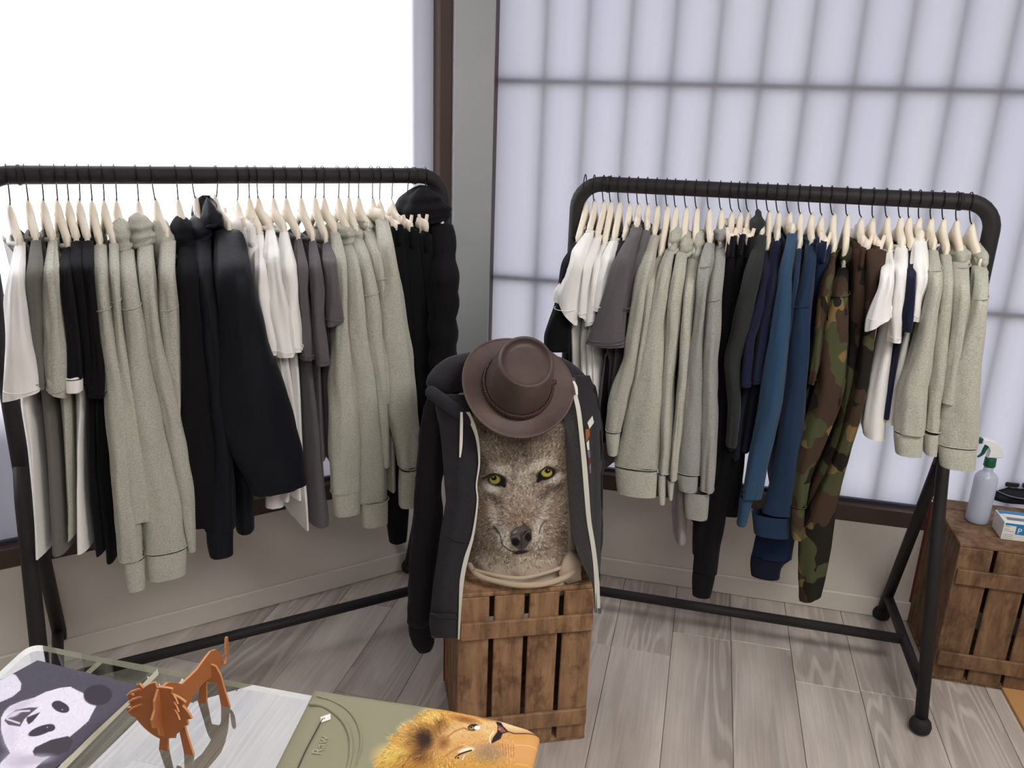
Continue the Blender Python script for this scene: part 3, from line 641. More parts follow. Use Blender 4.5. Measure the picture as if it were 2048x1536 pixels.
G(L, H_, 'heather', 'heather grey hoodie', 714, (717, 407), [(464, 727, 748), (499, 740, 758), (546, 744, 767), (581, 752, 769), (690, 754, 774), (800, 762, 776)], hood=(724, 431, 748, 475), seam=[552])
G(L, S_, 'heather', 'light heather grey sweatshirt with a full swinging sleeve', 742, (745, 408), [(441, 752, 776), (487, 760, 785), (534, 764, 792), (593, 758, 802), (659, 758, 811), (714, 761, 825), (807, 768, 832), (878, 792, 836), (936, 801, 834)], cuff=[(940, 800, 833), (965, 798, 831), (1013, 799, 829)], body=[(700, 770, 790), (820, 772, 798), (985, 773, 798)], dt=.02)
G(L, J_, 'black', 'black joggers', 757, (759, 408), [(455, 776, 806), (659, 783, 822), (850, 782, 826), (1000, 775, 818)], cuff=[(1020, 772, 818), (1050, 774, 815), (1085, 780, 812)])
G(L, J_, 'black', 'black joggers', 782, (783, 407), [(460, 798, 834), (659, 808, 852), (850, 824, 862), (990, 826, 862)])
G(L, J_, 'black', 'black joggers', 813, (813, 406), [(470, 828, 862), (659, 842, 872), (850, 850, 880), (960, 850, 880)])
G(L, P_, 'black', 'black quilted padded jacket with a bulky hood', 848, (848, 395), [(450, 862, 906), (560, 866, 909), (660, 864, 907), (742, 864, 906), (860, 866, 906)], hood=(815, 373, 902, 445), quilt=.008, rt=.05, hem=(880, 880))

G(R_, T_, 'black', 'black t-shirt', 1171, (1172, 415), [(485, 1148, 1164), (522, 1128, 1152), (565, 1118, 1148), (611, 1110, 1143), (650, 1094, 1142), (672, 1086, 1142), (700, 1088, 1140)], body=[(720, 1130, 1150), (900, 1140, 1160)])
G(R_, T_, 'white', 'white t-shirt', 1189, (1189, 413), [(466, 1170, 1188), (503, 1144, 1178), (529, 1138, 1170), (564, 1124, 1160), (595, 1108, 1154), (626, 1108, 1152)], tilt=-.034, body=[(660, 1134, 1157), (750, 1138, 1156), (850, 1142, 1160)], dt=.03)
G(R_, T_, 'white', 'white t-shirt', 1208, (1208, 414), [(475, 1186, 1204), (508, 1166, 1192), (536, 1161, 1186), (600, 1153, 1181), (632, 1150, 1178)], body=[(683, 1154, 1174), (850, 1160, 1180)], dt=.015, tilt=-.01)
G(R_, T_, 'white', 'white t-shirt', 1222, (1222, 415), [(489, 1202, 1216), (525, 1184, 1203), (564, 1180, 1200), (623, 1169, 1193), (648, 1167, 1192)], body=[(690, 1164, 1190), (791, 1166, 1192), (880, 1168, 1192)], dt=.01, tilt=.008)
G(R_, T_, 'white', 'white t-shirt', 1239, (1239, 416), [(482, 1220, 1237), (513, 1205, 1231), (553, 1192, 1219), (600, 1188, 1212), (618, 1186, 1210)], body=[(690, 1175, 1197), (791, 1180, 1200), (880, 1180, 1200)])
G(R_, T_, 'black', 'black t-shirt', 1259, (1259, 418), [(482, 1242, 1257), (510, 1230, 1250), (560, 1215, 1240), (610, 1205, 1230)])
G(R_, T_, 'charcoal', 'charcoal t-shirt with a broad double-stitched sleeve', 1277, (1277, 420), [(455, 1262, 1285), (470, 1258, 1280), (517, 1229, 1268), (553, 1218, 1259), (600, 1204, 1252), (640, 1190, 1250), (688, 1174, 1249)], seam=[672, 679], body=[(700, 1196, 1232), (777, 1185, 1226), (871, 1183, 1212), (940, 1196, 1209)], dt=.03, bth=.03)
G(R_, T_, 'charcoal', 'charcoal t-shirt with a raised collar', 1296, (1296, 421), [(461, 1285, 1303), (482, 1281, 1299), (517, 1266, 1290), (564, 1250, 1278), (623, 1246, 1264)], seam=[612], body=[(700, 1220, 1245), (850, 1205, 1235)])
G(R_, S_, 'heather', 'heather grey sweatshirt', 1315, (1315, 423), [(471, 1299, 1317), (517, 1285, 1311), (541, 1274, 1304), (576, 1264, 1299), (635, 1256, 1294), (682, 1248, 1283), (710, 1250, 1280), (745, 1234, 1272), (800, 1216, 1256), (858, 1212, 1242)], cuff=[(860, 1212, 1241), (880, 1213, 1240), (905, 1216, 1236)], dt=.01)
G(R_, S_, 'heather', 'heather grey sweatshirt', 1335, (1335, 424), [(513, 1316, 1327), (529, 1302, 1322), (564, 1296, 1316), (611, 1289, 1310), (670, 1282, 1300), (730, 1272, 1295), (790, 1262, 1290)])
G(R_, H_, 'heather', 'heather grey hoodie', 1352, (1352, 426), [(499, 1332, 1350), (529, 1320, 1343), (553, 1315, 1341), (611, 1303, 1334), (658, 1290, 1329), (730, 1275, 1328), (801, 1256, 1326), (871, 1242, 1323), (927, 1229, 1318)], cuff=[(930, 1229, 1316), (950, 1230, 1315), (982, 1234, 1313)], hood=(1333, 450, 1361, 505), dt=.012)
G(R_, H_, 'heather', 'heather grey hoodie', 1373, (1373, 427), [(503, 1352, 1376), (541, 1345, 1371), (600, 1334, 1364), (658, 1329, 1361), (683, 1328, 1357), (754, 1325, 1349), (824, 1323, 1348), (894, 1320, 1346), (941, 1318, 1341)], cuff=[(943, 1317, 1333), (970, 1316, 1332), (1002, 1318, 1331)], hood=(1353, 462, 1387, 512))
G(R_, H_, 'heather', 'heather grey hoodie', 1394, (1394, 428), [(517, 1376, 1400), (564, 1367, 1395), (611, 1364, 1386), (682, 1361, 1383), (742, 1358, 1375), (824, 1350, 1367), (894, 1343, 1362), (953, 1340, 1355)], cuff=[(955, 1335, 1350), (975, 1335, 1348), (993, 1337, 1346)], hood=(1379, 462, 1407, 528))
G(R_, S_, 'midgrey', 'mid-grey sweatshirt', 1419, (1419, 430), [(487, 1410, 1430), (517, 1400, 1428), (553, 1394, 1421), (600, 1388, 1416), (658, 1384, 1411), (683, 1379, 1409), (777, 1370, 1408), (871, 1360, 1407), (941, 1354, 1402)], cuff=[(943, 1354, 1398), (960, 1355, 1397), (976, 1358, 1395)], body=[(900, 1345, 1375), (980, 1342, 1384), (1084, 1344, 1380)], seam=[531], bodymat='taupe')
G(R_, H_, 'midgrey', 'mid-grey hoodie', 1443, (1443, 431), [(494, 1431, 1454), (513, 1429, 1451), (553, 1420, 1447), (600, 1413, 1440), (682, 1408, 1440), (707, 1406, 1436), (801, 1405, 1435), (894, 1403, 1433), (976, 1400, 1428)], cuff=[(978, 1370, 1420), (1000, 1368, 1419), (1030, 1370, 1416)], hood=(1428, 450, 1458, 500), seam=[595])
G(R_, J_, 'black', 'black joggers', 1464, (1464, 432), [(478, 1455, 1474), (600, 1438, 1468), (760, 1434, 1463), (900, 1420, 1452), (1020, 1386, 1432), (1110, 1388, 1422)])
G(R_, J_, 'black', 'black joggers', 1481, (1481, 433), [(475, 1472, 1490), (600, 1462, 1486), (760, 1454, 1482), (900, 1438, 1476), (1020, 1408, 1453), (1100, 1388, 1437), (1140, 1386, 1432)], cuff=[(1142, 1385, 1431), (1165, 1384, 1428), (1187, 1385, 1422)])
G(R_, J_, 'black', 'black joggers', 1497, (1497, 433), [(480, 1490, 1506), (600, 1480, 1500), (760, 1470, 1494), (900, 1455, 1491), (1024, 1430, 1479)])
G(R_, H_, 'charcoalfleece', 'charcoal zip hoodie', 1518, (1517, 434), [(471, 1512, 1533), (517, 1496, 1526), (588, 1477, 1514), (658, 1466, 1507), (714, 1448, 1480), (754, 1452, 1480), (824, 1458, 1482), (890, 1452, 1476)], hood=(1499, 421, 1524, 478), hem=(1470, 900))
G(R_, T_, 'navy', 'navy t-shirt', 1538, (1538, 435), [(501, 1529, 1540), (541, 1522, 1539), (611, 1507, 1532), (672, 1488, 1511), (768, 1481, 1504)])
G(R_, T_, 'navy', 'navy t-shirt', 1558, (1557, 437), [(482, 1544, 1563), (559, 1532, 1556), (611, 1522, 1546), (683, 1508, 1538), (763, 1500, 1522)])
G(R_, S_, 'steel', 'steel blue sweatshirt', 1579, (1579, 438), [(468, 1574, 1594), (501, 1569, 1590), (547, 1557, 1582), (594, 1547, 1580), (665, 1540, 1578), (730, 1529, 1570), (836, 1514, 1556), (894, 1500, 1540), (988, 1483, 1521)], cuff=[(990, 1480, 1508), (1013, 1478, 1501), (1045, 1473, 1493)], dt=.012)
G(R_, S_, 'blue', 'denim blue sweatshirt', 1603, (1601, 439), [(498, 1591, 1604), (536, 1583, 1600), (594, 1576, 1592), (700, 1560, 1580), (800, 1550, 1572)])
G(R_, H_, 'blue', 'denim blue hoodie', 1624, (1623, 440), [(491, 1610, 1634), (510, 1609, 1632), (559, 1600, 1626), (606, 1582, 1621), (665, 1578, 1618), (759, 1570, 1614), (858, 1556, 1606), (958, 1542, 1592), (1020, 1524, 1584)], cuff=[(1022, 1503, 1582), (1040, 1504, 1581), (1064, 1507, 1580)], hood=(1609, 466, 1638, 500), seam=[607])
G(R_, J_, 'royal', 'ink blue joggers', 1647, (1643, 440), [(488, 1632, 1663), (560, 1621, 1647), (700, 1608, 1630), (860, 1590, 1616), (960, 1566, 1602), (1060, 1512, 1592), (1108, 1503, 1582)], cuff=[(1110, 1500, 1566), (1130, 1500, 1562), (1148, 1502, 1560)], cuffmat='deepnavy')
G(R_, T_, 'camo', 'camouflage t-shirt', 1668, (1667, 441), [(505, 1661, 1672), (547, 1649, 1668), (571, 1640, 1662), (618, 1633, 1654), (711, 1621, 1645), (762, 1613, 1629)])
G(R_, H_, 'camo', 'camouflage hoodie', 1699, (1695, 443), [(536, 1677, 1698), (583, 1661, 1697), (630, 1647, 1698), (700, 1637, 1696), (759, 1636, 1692), (821, 1616, 1680), (883, 1598, 1650), (945, 1590, 1622), (1007, 1580, 1613)], cuff=[(1008, 1580, 1610), (1040, 1581, 1608), (1072, 1583, 1606)], hood=(1676, 488, 1720, 540), seam=[587], dt=.012)
G(R_, J_, 'camo', 'camouflage joggers', 1726, (1722, 444), [(500, 1706, 1736), (571, 1702, 1736), (660, 1690, 1727), (747, 1686, 1716), (821, 1680, 1702), (896, 1655, 1684), (958, 1622, 1658), (1060, 1605, 1634)])
G(R_, J_, 'camo', 'camouflage joggers', 1753, (1745, 445), [(500, 1731, 1773), (571, 1733, 1763), (660, 1720, 1749), (747, 1710, 1739), (821, 1692, 1721), (896, 1672, 1701), (958, 1642, 1687), (1032, 1606, 1671), (1092, 1600, 1662), (1155, 1596, 1651), (1192, 1598, 1643)], dt=.03, tilt=.012)
G(R_, T_, 'white', 'small white t-shirt with a kicked-out sleeve', 1779, (1775, 446), [(505, 1769, 1787), (547, 1762, 1787), (571, 1759, 1785), (599, 1748, 1780), (630, 1735, 1776), (646, 1733, 1776)], tilt=.022, dt=.03, hem=(1745, 868))
G(R_, T_, 'white', 'long white t-shirt with a straight bare side', 1806, (1801, 447), [(496, 1792, 1815), (536, 1787, 1815), (583, 1783, 1812), (641, 1778, 1806), (682, 1776, 1802)], body=[(690, 1757, 1797), (759, 1736, 1793), (821, 1722, 1792), (875, 1717, 1789)], dt=.0)
G(R_, T_, 'navy', 'small navy t-shirt', 1826, (1818, 447), [(501, 1814, 1829), (547, 1813, 1828), (583, 1810, 1827), (625, 1798, 1826), (660, 1804, 1822)], hem=(1800, 840), dt=.01)
G(R_, T_, 'white', 'crumpled white t-shirt', 1847, (1838, 448), [(482, 1828, 1853), (524, 1826, 1854), (559, 1825, 1854), (594, 1820, 1842), (618, 1822, 1840), (640, 1818, 1836)], hem=(1800, 850), fold=.009)
G(R_, S_, 'heather', 'heather grey sweatshirt', 1871, (1862, 449), [(501, 1856, 1876), (538, 1853, 1881), (571, 1853, 1880), (606, 1844, 1872), (660, 1832, 1867), (712, 1818, 1862), (772, 1795, 1855), (834, 1789, 1852), (860, 1789, 1850)], cuff=[(862, 1788, 1848), (880, 1789, 1847), (905, 1792, 1844)], seam=[539])
G(R_, S_, 'heather', 'heather grey sweatshirt', 1895, (1887, 450), [(510, 1881, 1902), (559, 1879, 1904), (594, 1874, 1902), (665, 1865, 1897), (685, 1860, 1896), (759, 1856, 1891), (858, 1850, 1881)], cuff=[(862, 1846, 1877), (880, 1846, 1876), (905, 1848, 1873)])
G(R_, H_, 'heather', 'heather grey hoodie', 1923, (1913, 452), [(524, 1905, 1937), (559, 1905, 1935), (583, 1905, 1935), (618, 1900, 1935), (688, 1893, 1926), (734, 1888, 1912), (800, 1880, 1905)], hood=(1900, 488, 1937, 530), seam=[540], body=[(700, 1880, 1900), (900, 1855, 1885)])
G(R_, H_, 'heather', 'heather grey hoodie', 1951, (1943, 460), [(533, 1945, 1973), (547, 1946, 1975), (594, 1942, 1972), (630, 1933, 1970), (688, 1916, 1966), (734, 1897, 1963), (796, 1886, 1960), (858, 1879, 1958), (886, 1874, 1955)], cuff=[(888, 1876, 1954), (908, 1877, 1953), (930, 1880, 1950)], hood=(1938, 488, 1973, 552), seam=[592], dt=.01)
for q in SPEC: TOT[(q[0].name, q[3])] = TOT.get((q[0].name, q[3]), 0)+1
for rk, kind, mat, phrase, hook, neck, sl, k in SPEC: garment(rk, kind, mat, phrase, hook, neck, sl, **k)

# ------------------------------------------------------------------ crates
def crate(p0, ang, W, H, D, mat, label, nfront=4, front_batten=True, redside=True, group='wooden crates'):
    """p0 front-left floor corner, ang direction of the front edge; stands on its end"""
    u = np.array([math.cos(ang), math.sin(ang), 0]); v = np.array([-u[1], u[0], 0]); p0 = np.asarray(p0, float)
    e0 = empty('wooden_crate', p0+u*W/2+v*D/2, label, 'crate', group)
    P = lambda a, b_, c: p0+u*a+v*b_+ZV*c
    rngc = random.Random(int(p0[0]*1000)); th = .010
    def slat(name, a0, a1, b0, b1, c0, c1, mt=mat):
        mesh(name, *bevbox(P((a0+a1)/2, (b0+b1)/2, (c0+c1)/2), u*(a1-a0)/2, v*(b1-b0)/2, ZV*(c1-c0)/2, .0025), mt, e0, False)
    gap = .010; pw = (W-gap*(nfront-1))/nfront
    for i in range(nfront):
        a0 = i*(pw+gap); slat('plank', a0+rngc.uniform(0, .002), a0+pw-rngc.uniform(0, .003), .0, th, .004+rngc.uniform(0, .004), H-.014)
    for c0 in (.062, H-.138):
        slat('batten', .006, W-.002, -.011, -.0005, c0, c0+.052)
    # left and right sides: two corner posts and two boards each
    for a0 in (0, W-.018):
        for b0 in (th+.001, D-.03): slat('corner_post', a0, a0+.018, b0, b0+.028, .004, H-.014)
        for b0, b1 in ((.042, D*.5-.004), (D*.5+.004, D-.032)):
            slat('side_board', a0+.004, a0+.013, b0, b1, .004, H-.014, mat)
    # top and bottom end panels made of boards
    nb = 4; bw = (D-.006*(nb-1))/nb
    for zc_ in (H-.013, .0):
        for i in range(nb): slat('end_board', -.001, W+.001, i*(bw+.006), i*(bw+.006)+bw, zc_, zc_+.0125)
    slat('back_edge', -.004, .012, D, D+.011, .004, H-.02, 'crate_red' if redside else mat)
    slat('back_board', .02, W-.01, D+.0, D+.01, .004, .2); slat('back_board', .02, W-.01, D+.0, D+.01, .23, .42)
    return P
Pc = crate((-.122, 1.823, 0), math.radians(11.15), .373, .511, .30, 'crate', 'aged wooden crate standing on end under the torso in the wolf t-shirt')
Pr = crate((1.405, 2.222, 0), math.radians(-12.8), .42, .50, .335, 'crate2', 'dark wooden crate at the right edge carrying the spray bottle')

# ------------------------------------------------------------------ prints painted as vertex colours
def s2l(a): a = np.asarray(a, float)/255; return np.where(a <= .04045, a/12.92, ((a+.055)/1.055)**2.4)
class Canvas:
    def __init__(s, w_, h, col): s.w, s.h = w_, h; s.a = np.ones((h, w_, 3))*np.array(col, float); s.Y, s.X = np.mgrid[0:h, 0:w_].astype(float)
    def mask_ell(s, cx, cy, rx, ry, rot=0, soft=.3):
        a = math.radians(rot); dx, dy = s.X-cx, s.Y-cy; u = (dx*math.cos(a)+dy*math.sin(a))/rx; v = (-dx*math.sin(a)+dy*math.cos(a))/ry
        r = np.hypot(u, v); return np.clip((1+soft-r)/(2*soft+1e-6), 0, 1)
    def put(s, m, col, al=1.): m = (m*al)[..., None]; s.a = s.a*(1-m)+np.array(col, float)*m
    def ell(s, cx, cy, rx, ry, col, rot=0, soft=.3, al=1.): s.put(s.mask_ell(cx, cy, rx, ry, rot, soft), col, al)
    def poly(s, pts, col, soft=2, al=1.):
        pts = np.asarray(pts, float); ins = np.zeros(s.X.shape, bool); n = len(pts)
        for i in range(n):
            x0, y0 = pts[i]; x1, y1 = pts[(i+1) % n]
            c = ((y0 > s.Y) != (y1 > s.Y)); xi = (x1-x0)*(s.Y-y0)/((y1-y0) if abs(y1-y0) > 1e-6 else 1e-6)+x0; ins ^= c & (s.X < xi)
        m = ins.astype(float)
        for _ in range(int(soft)):
            m[1:-1, 1:-1] = (m[1:-1, 1:-1]*2+m[:-2, 1:-1]+m[2:, 1:-1]+m[1:-1, :-2]+m[1:-1, 2:])/6
        s.put(m, col, al)
    def line(s, pts, wd, col, soft=1.2, al=1.):
        P = smoothpath([(*p, 0) for p in pts], 6)[:, :2]; d = np.full(s.X.shape, 1e9)
        x0, x1 = int(max(P[:, 0].min()-wd*3, 0)), int(min(P[:, 0].max()+wd*3+2, s.w)); y0, y1 = int(max(P[:, 1].min()-wd*3, 0)), int(min(P[:, 1].max()+wd*3+2, s.h))
        if x1 <= x0 or y1 <= y0: return
        X, Y = s.X[y0:y1, x0:x1], s.Y[y0:y1, x0:x1]; dd = np.full(X.shape, 1e9)
        for i in range(len(P)-1):
            a, b_ = P[i], P[i+1]; q = b_-a; t = np.clip(((X-a[0])*q[0]+(Y-a[1])*q[1])/(q@q+1e-9), 0, 1); dd = np.minimum(dd, np.hypot(X-a[0]-t*q[0], Y-a[1]-t*q[1]))
        m = np.zeros(s.X.shape); m[y0:y1, x0:x1] = np.clip((wd/2+soft-dd)/(2*soft), 0, 1); s.put(m, col, al)
    def fur(s, n, length, ang, amp=.35, region=None, curl=.4, wd=2):
        x = rng.uniform(0, s.w-1, n); y = rng.uniform(0, s.h-1, n); base = s.a[y.astype(int), x.astype(int)]
        k = 1+amp*rng.standard_normal(n); col = np.clip(base*k[:, None], 8, 255); a0 = ang(x, y)+curl*rng.standard_normal(n)
        L_ = length*rng.uniform(.5, 1.3, n); steps = int(length*1.3)
        ok = np.ones(n, bool) if region is None else region[y.astype(int), x.astype(int)] > rng.uniform(0, 1, n)
        for t in range(steps):
            xi = (x+np.cos(a0)*t).astype(int); yi = (y+np.sin(a0)*t).astype(int)
            g_ = ok & (t < L_) & (xi >= 0) & (xi < s.w) & (yi >= 0) & (yi < s.h)
            al = (.85*(1-t/L_))[g_, None]
            for dx in range(wd):
                x2 = np.minimum(xi[g_]+dx, s.w-1); s.a[yi[g_], x2] = s.a[yi[g_], x2]*(1-al)+col[g_]*al
    def sample(s, x, y):
        x = np.clip(np.asarray(x), 0, s.w-1.001); y = np.clip(np.asarray(y), 0, s.h-1.001); xi, yi = x.astype(int), y.astype(int); fx, fy = (x-xi)[:, None], (y-yi)[:, None]
        A = s.a; return (A[yi, xi]*(1-fx)+A[yi, xi+1]*fx)*(1-fy)+(A[yi+1, xi]*(1-fx)+A[yi+1, xi+1]*fx)*fy
def paint_print(o, cols, gain=1.0):
    at = o.data.color_attributes.new('print', 'FLOAT_COLOR', 'POINT'); c = np.ones((len(cols), 4)); c[:, :3] = np.clip(s2l(cols)*gain, 0, .95); at.data.foreach_set('color', c.ravel())

# wolf, canvas in half-size crop units: x = (px-940)*2.133, y = (py-840)*2.133
cw = Canvas(620, 800, (150, 133, 115)); E_ = cw.ell; OX = 30
def we(cx, cy, rx, ry, col, rot=0, soft=.3, al=1.): cw.ell(cx/2+OX, cy/2, rx/2, ry/2, col, rot, soft, al)
def wl(pts, wd, col, soft=1.2, al=1.): cw.line([(x/2+OX, y/2) for x, y in pts], wd/2, col, soft, al)
we(440, 250, 120, 200, (112, 98, 86), 0, .6, .8); we(200, 240, 140, 120, (168, 148, 126), 20, .6, .7); we(650, 240, 130, 120, (160, 140, 120), -20, .6, .7)
we(800, 330, 60, 200, (128, 104, 84), 0, .5, .7); we(90, 420, 60, 120, (98, 86, 76), 0, .5, .7); we(120, 60, 70, 70, (92, 78, 66), 0, .5, .8); we(470, 130, 280, 60, (110, 96, 84), 0, .5, .8)
we(440, 560, 90, 190, (186, 170, 150), 0, .6, .9); we(400, 720, 190, 150, (172, 152, 132), 0, .5, .8); we(430, 830, 95, 70, (148, 124, 102), 0, .4, .8)
we(280, 425, 90, 42, (206, 192, 174), 15, .5, .9); we(580, 395, 100, 42, (206, 192, 174), -28, .5, .9); we(700, 365, 70, 26, (190, 174, 154), 10, .5, .8)
we(370, 470, 30, 90, (132, 116, 102), 0, .5, .6); we(540, 470, 26, 80, (132, 116, 102), 0, .5, .6)
we(190, 585, 62, 36, (212, 202, 188), 20, .4, .95); we(725, 500, 66, 40, (206, 194, 178), -28, .4, .9)
we(205, 680, 75, 45, (96, 82, 72), 25, .6, .8); we(690, 605, 95, 42, (92, 78, 68), -30, .6, .85); we(740, 700, 70, 90, (160, 136, 114), 0, .6, .6)
we(110, 760, 60, 120, (140, 116, 96), 0, .6, .6); we(200, 810, 36, 120, (206, 192, 174), -12, .4, .9); we(650, 740, 26, 110, (202, 186, 166), 22, .5, .8); we(605, 900, 26, 110, (196, 180, 160), 4, .5, .8)
we(760, 1010, 90, 80, (108, 90, 76), 10, .6, .7); we(130, 1060, 70, 110, (116, 98, 84), -20, .6, .6); we(690, 930, 60, 140, (176, 150, 126), 0, .6, .6)
we(290, 1010, 52, 110, (206, 194, 176), -10, .4, .9); we(575, 975, 46, 110, (208, 196, 178), 4, .4, .9); we(300, 1190, 160, 60, (150, 132, 114), 0, .6, .5)
we(440, 1270, 140, 90, (206, 190, 168), 0, .7, .8); we(640, 1260, 200, 110, (186, 166, 142), 0, .7, .8); we(110, 1230, 130, 90, (176, 156, 136), 0, .7, .6)
fang = lambda x, y: np.arctan2((y-430)*1.0+np.where(y < 430, 0, 60), (x-OX-220)*1.3)
cw.fur(11000, 17, fang, .42, None, .5, 3)
we(280, 420, 85, 34, (214, 200, 182), 15, .6, .6); we(585, 390, 95, 34, (214, 200, 182), -28, .6, .6); we(190, 590, 55, 28, (222, 212, 198), 20, .5, .7); we(735, 500, 58, 30, (216, 204, 190), -28, .5, .7); we(440, 200, 190, 110, (84, 72, 64), 0, .8, .35)
cw.fur(9000, 12, fang, .45, None, .5, 2)
we(230, 512, 84, 52, (34, 28, 26), 12, .18); wl([(255, 535), (292, 560)], 34, (34, 28, 26)); wl([(150, 480), (110, 500)], 16, (50, 42, 38))
we(212, 508, 44, 38, (190, 178, 66), 0, .10); we(204, 494, 24, 22, (22, 20, 18), 0, .12); we(212, 508, 44, 38, (60, 56, 20), 0, .10, .12); we(198, 486, 5, 5, (240, 240, 230), 0, .3); wl([(160, 470), (215, 462), (265, 490)], 14, (52, 44, 40))
we(650, 462, 88, 48, (30, 25, 24), -20, .18); wl([(610, 490), (580, 520)], 30, (34, 28, 26)); we(655, 450, 46, 36, (192, 180, 66), 0, .10); we(662, 434, 25, 20, (22, 20, 18), 0, .12); we(668, 428, 5, 5, (240, 240, 230), 0, .3); wl([(600, 440), (660, 400), (720, 425)], 14, (50, 42, 38))
wl([(205, 910), (255, 980), (275, 1060), (340, 1112), (400, 1128)], 9, (58, 48, 44)); wl([(205, 912), (240, 960)], 22, (70, 58, 52), 3, .7); wl([(640, 860), (605, 910), (590, 970)], 12, (84, 70, 62), 3, .8); wl([(480, 1125), (560, 1080), (600, 1000)], 8, (96, 82, 72), 3, .7)
cw.poly([(x/2+OX, y/2) for x, y in [(345, 960), (390, 915), (440, 905), (465, 872), (490, 905), (528, 935), (528, 1010), (480, 1090), (440, 1115), (380, 1085), (342, 1020)]], (84, 74, 71), 3)
we(420, 945, 60, 30, (112, 101, 98), -15, .5, .7); we(385, 955, 20, 9, (176, 166, 160), -30, .5, .8); we(388, 1042, 36, 32, (26, 22, 24), 10, .25); we(490, 992, 30, 46, (30, 26, 28), -25, .25); wl([(440, 960), (436, 1100)], 7, (42, 36, 38)); wl([(360, 1000), (405, 990), (425, 1020)], 6, (140, 130, 126)); wl([(458, 1000), (480, 965), (510, 950)], 6, (136, 126, 122))
we(432, 1128, 66, 17, (52, 42, 42), -8, .3); wl([(270, 905), (180, 885), (90, 905)], 2.2, (70, 60, 54), .8); wl([(270, 925), (190, 930), (100, 960)], 2.2, (70, 60, 54), .8)
tee_col = np.array((186, 166, 142.)); fd = np.clip((cw.Y-590)/70+.25*np.sin(cw.X*.09), 0, 1); cw.put(fd, tee_col, .92)

# ------------------------------------------------------------------ torso form, wolf t-shirt, hoodie, hat
mq = empty('torso_form', (.02, 2.0, .524), 'headless torso form on the middle crate, wearing the wolf t-shirt and hoodie', 'mannequin')
mesh('torso', *lathe([(.001, 0), (.06, 0), (.068, .03), (.062, .2), (.072, .30), (.062, .345), (.036, .38), (.034, .47), (.001, .472)], (.02, 2.0, .5245), sx=1.75, n=28), 'cardwhite', mq)
tw = empty('wolf_t_shirt', (.02, 1.98, .53), 'light brown t-shirt printed with a grey wolf face with yellow eyes, on the torso form', 't-shirt')
NX, NZ = 420, 330
rowsT = [(835, 918, 1165), (900, 922, 1162), (1000, 928, 1152), (1080, 936, 1148), (1120, 938, 1150), (1150, 941, 1160)]
yy = np.array([r[0] for r in rowsT]); V_ = []; cols = []
nv = 330
for i in range(nv):
    v = i/(nv-1); y = 835+(1152-835)*v; xl = np.interp(y, yy, [r[1] for r in rowsT]); xr = np.interp(y, yy, [r[2] for r in rowsT])
    Y0 = 1.985; a = atY(xl, y, Y0); b = atY(xr, y, Y0); c = (a+b)/2; rx = np.linalg.norm(b-a)/2; belly = .082+.02*math.sin(v*PI)*0+.012*v
    ang = np.linspace(0, 2*PI, NX, endpoint=False); ca, sa = np.cos(ang), np.sin(ang)
    f = np.zeros(NX)
    lo = max(0, (v-.80)/.2)
    for q in range(NX) if lo > 0 else []:
        f[q] = .012*lo*noi(ca[q]*3, sa[q]*3, y*.05)+.006*lo*math.sin(ang[q]*9+y*.08)
    f += .0022*np.sin(ang*5+v*9)*v
    P = np.stack([c[0]+ca*(rx+f+.006*lo), Y0-sa*(belly+f+.012*lo), np.full(NX, c[2])], 1); V_.append(P)
lastc = V_[-1].mean(0); 
for dz, gr_ in ((-.010, 1.03), (-.016, .96)): V_.append(np.stack([lastc[0]+(V_[nv-1][:, 0]-lastc[0])*gr_, lastc[1]+(V_[nv-1][:, 1]-lastc[1])*gr_, np.maximum(V_[nv-1][:, 2]+dz, .526)], 1))
vv, ff = rings(V_, True, True, True)
ot = mesh('printed_body', vv, ff, 'wolf', tw)
px, py = proj(vv); front = vv[:, 1] < 1.985
xs = (px-940)*2.133+OX; ys = (py-840)*2.133
cc = cw.sample(xs, ys); edge = np.clip((px-1134)/4, 0, 1)[:, None]; cc = cc*(1-edge)+tee_col*edge; cc[~front] = tee_col
# fold the print away on the swelling hem
cc = cc*.8+cc.mean(1, keepdims=True)*.2; paint_print(ot, cc, 1.0)
M['wolfhem'] = fabric('light_brown_jersey', (190, 170, 146), .04)
def folds(pts, z, r, name, mt, par):
    P = [onz(x, y, z+dz) for x, y, dz in pts]; mesh(name, *tube(smoothpath(P, 7), r, 12), mt, par)
folds([(938, 1128, .008), (952, 1148, .010), (985, 1160, .006), (1035, 1170, .004), (1085, 1168, .004), (1128, 1155, .006), (1150, 1138, .010), (1158, 1115, .02)], .532, np.array([.005]+[.0078]*48+[.006]), 'hem_roll', 'wolfhem', tw)
folds([(948, 1140, .012), (990, 1150, .018), (1040, 1156, .016), (1090, 1146, .018), (1130, 1132, .022)], .536, .005, 'hem_roll', 'wolfhem', tw)
sv = [atY(x, y, Y) for x, y, Y in [(1140, 1105, 1.93), (1160, 1122, 1.93), (1163, 1160, 1.90), (1135, 1168, 1.885), (1118, 1150, 1.88), (1128, 1125, 1.89)]]
sv2 = [p+np.array([0, .03, -.0]) for p in sv]; mesh('sleeve_flap', sv+sv2, [(0, 1, 2, 3, 4, 5), (11, 10, 9, 8, 7, 6)]+[(i, i+6, (i+1) % 6+6, (i+1) % 6) for i in range(6)], 'wolfhem', tw)

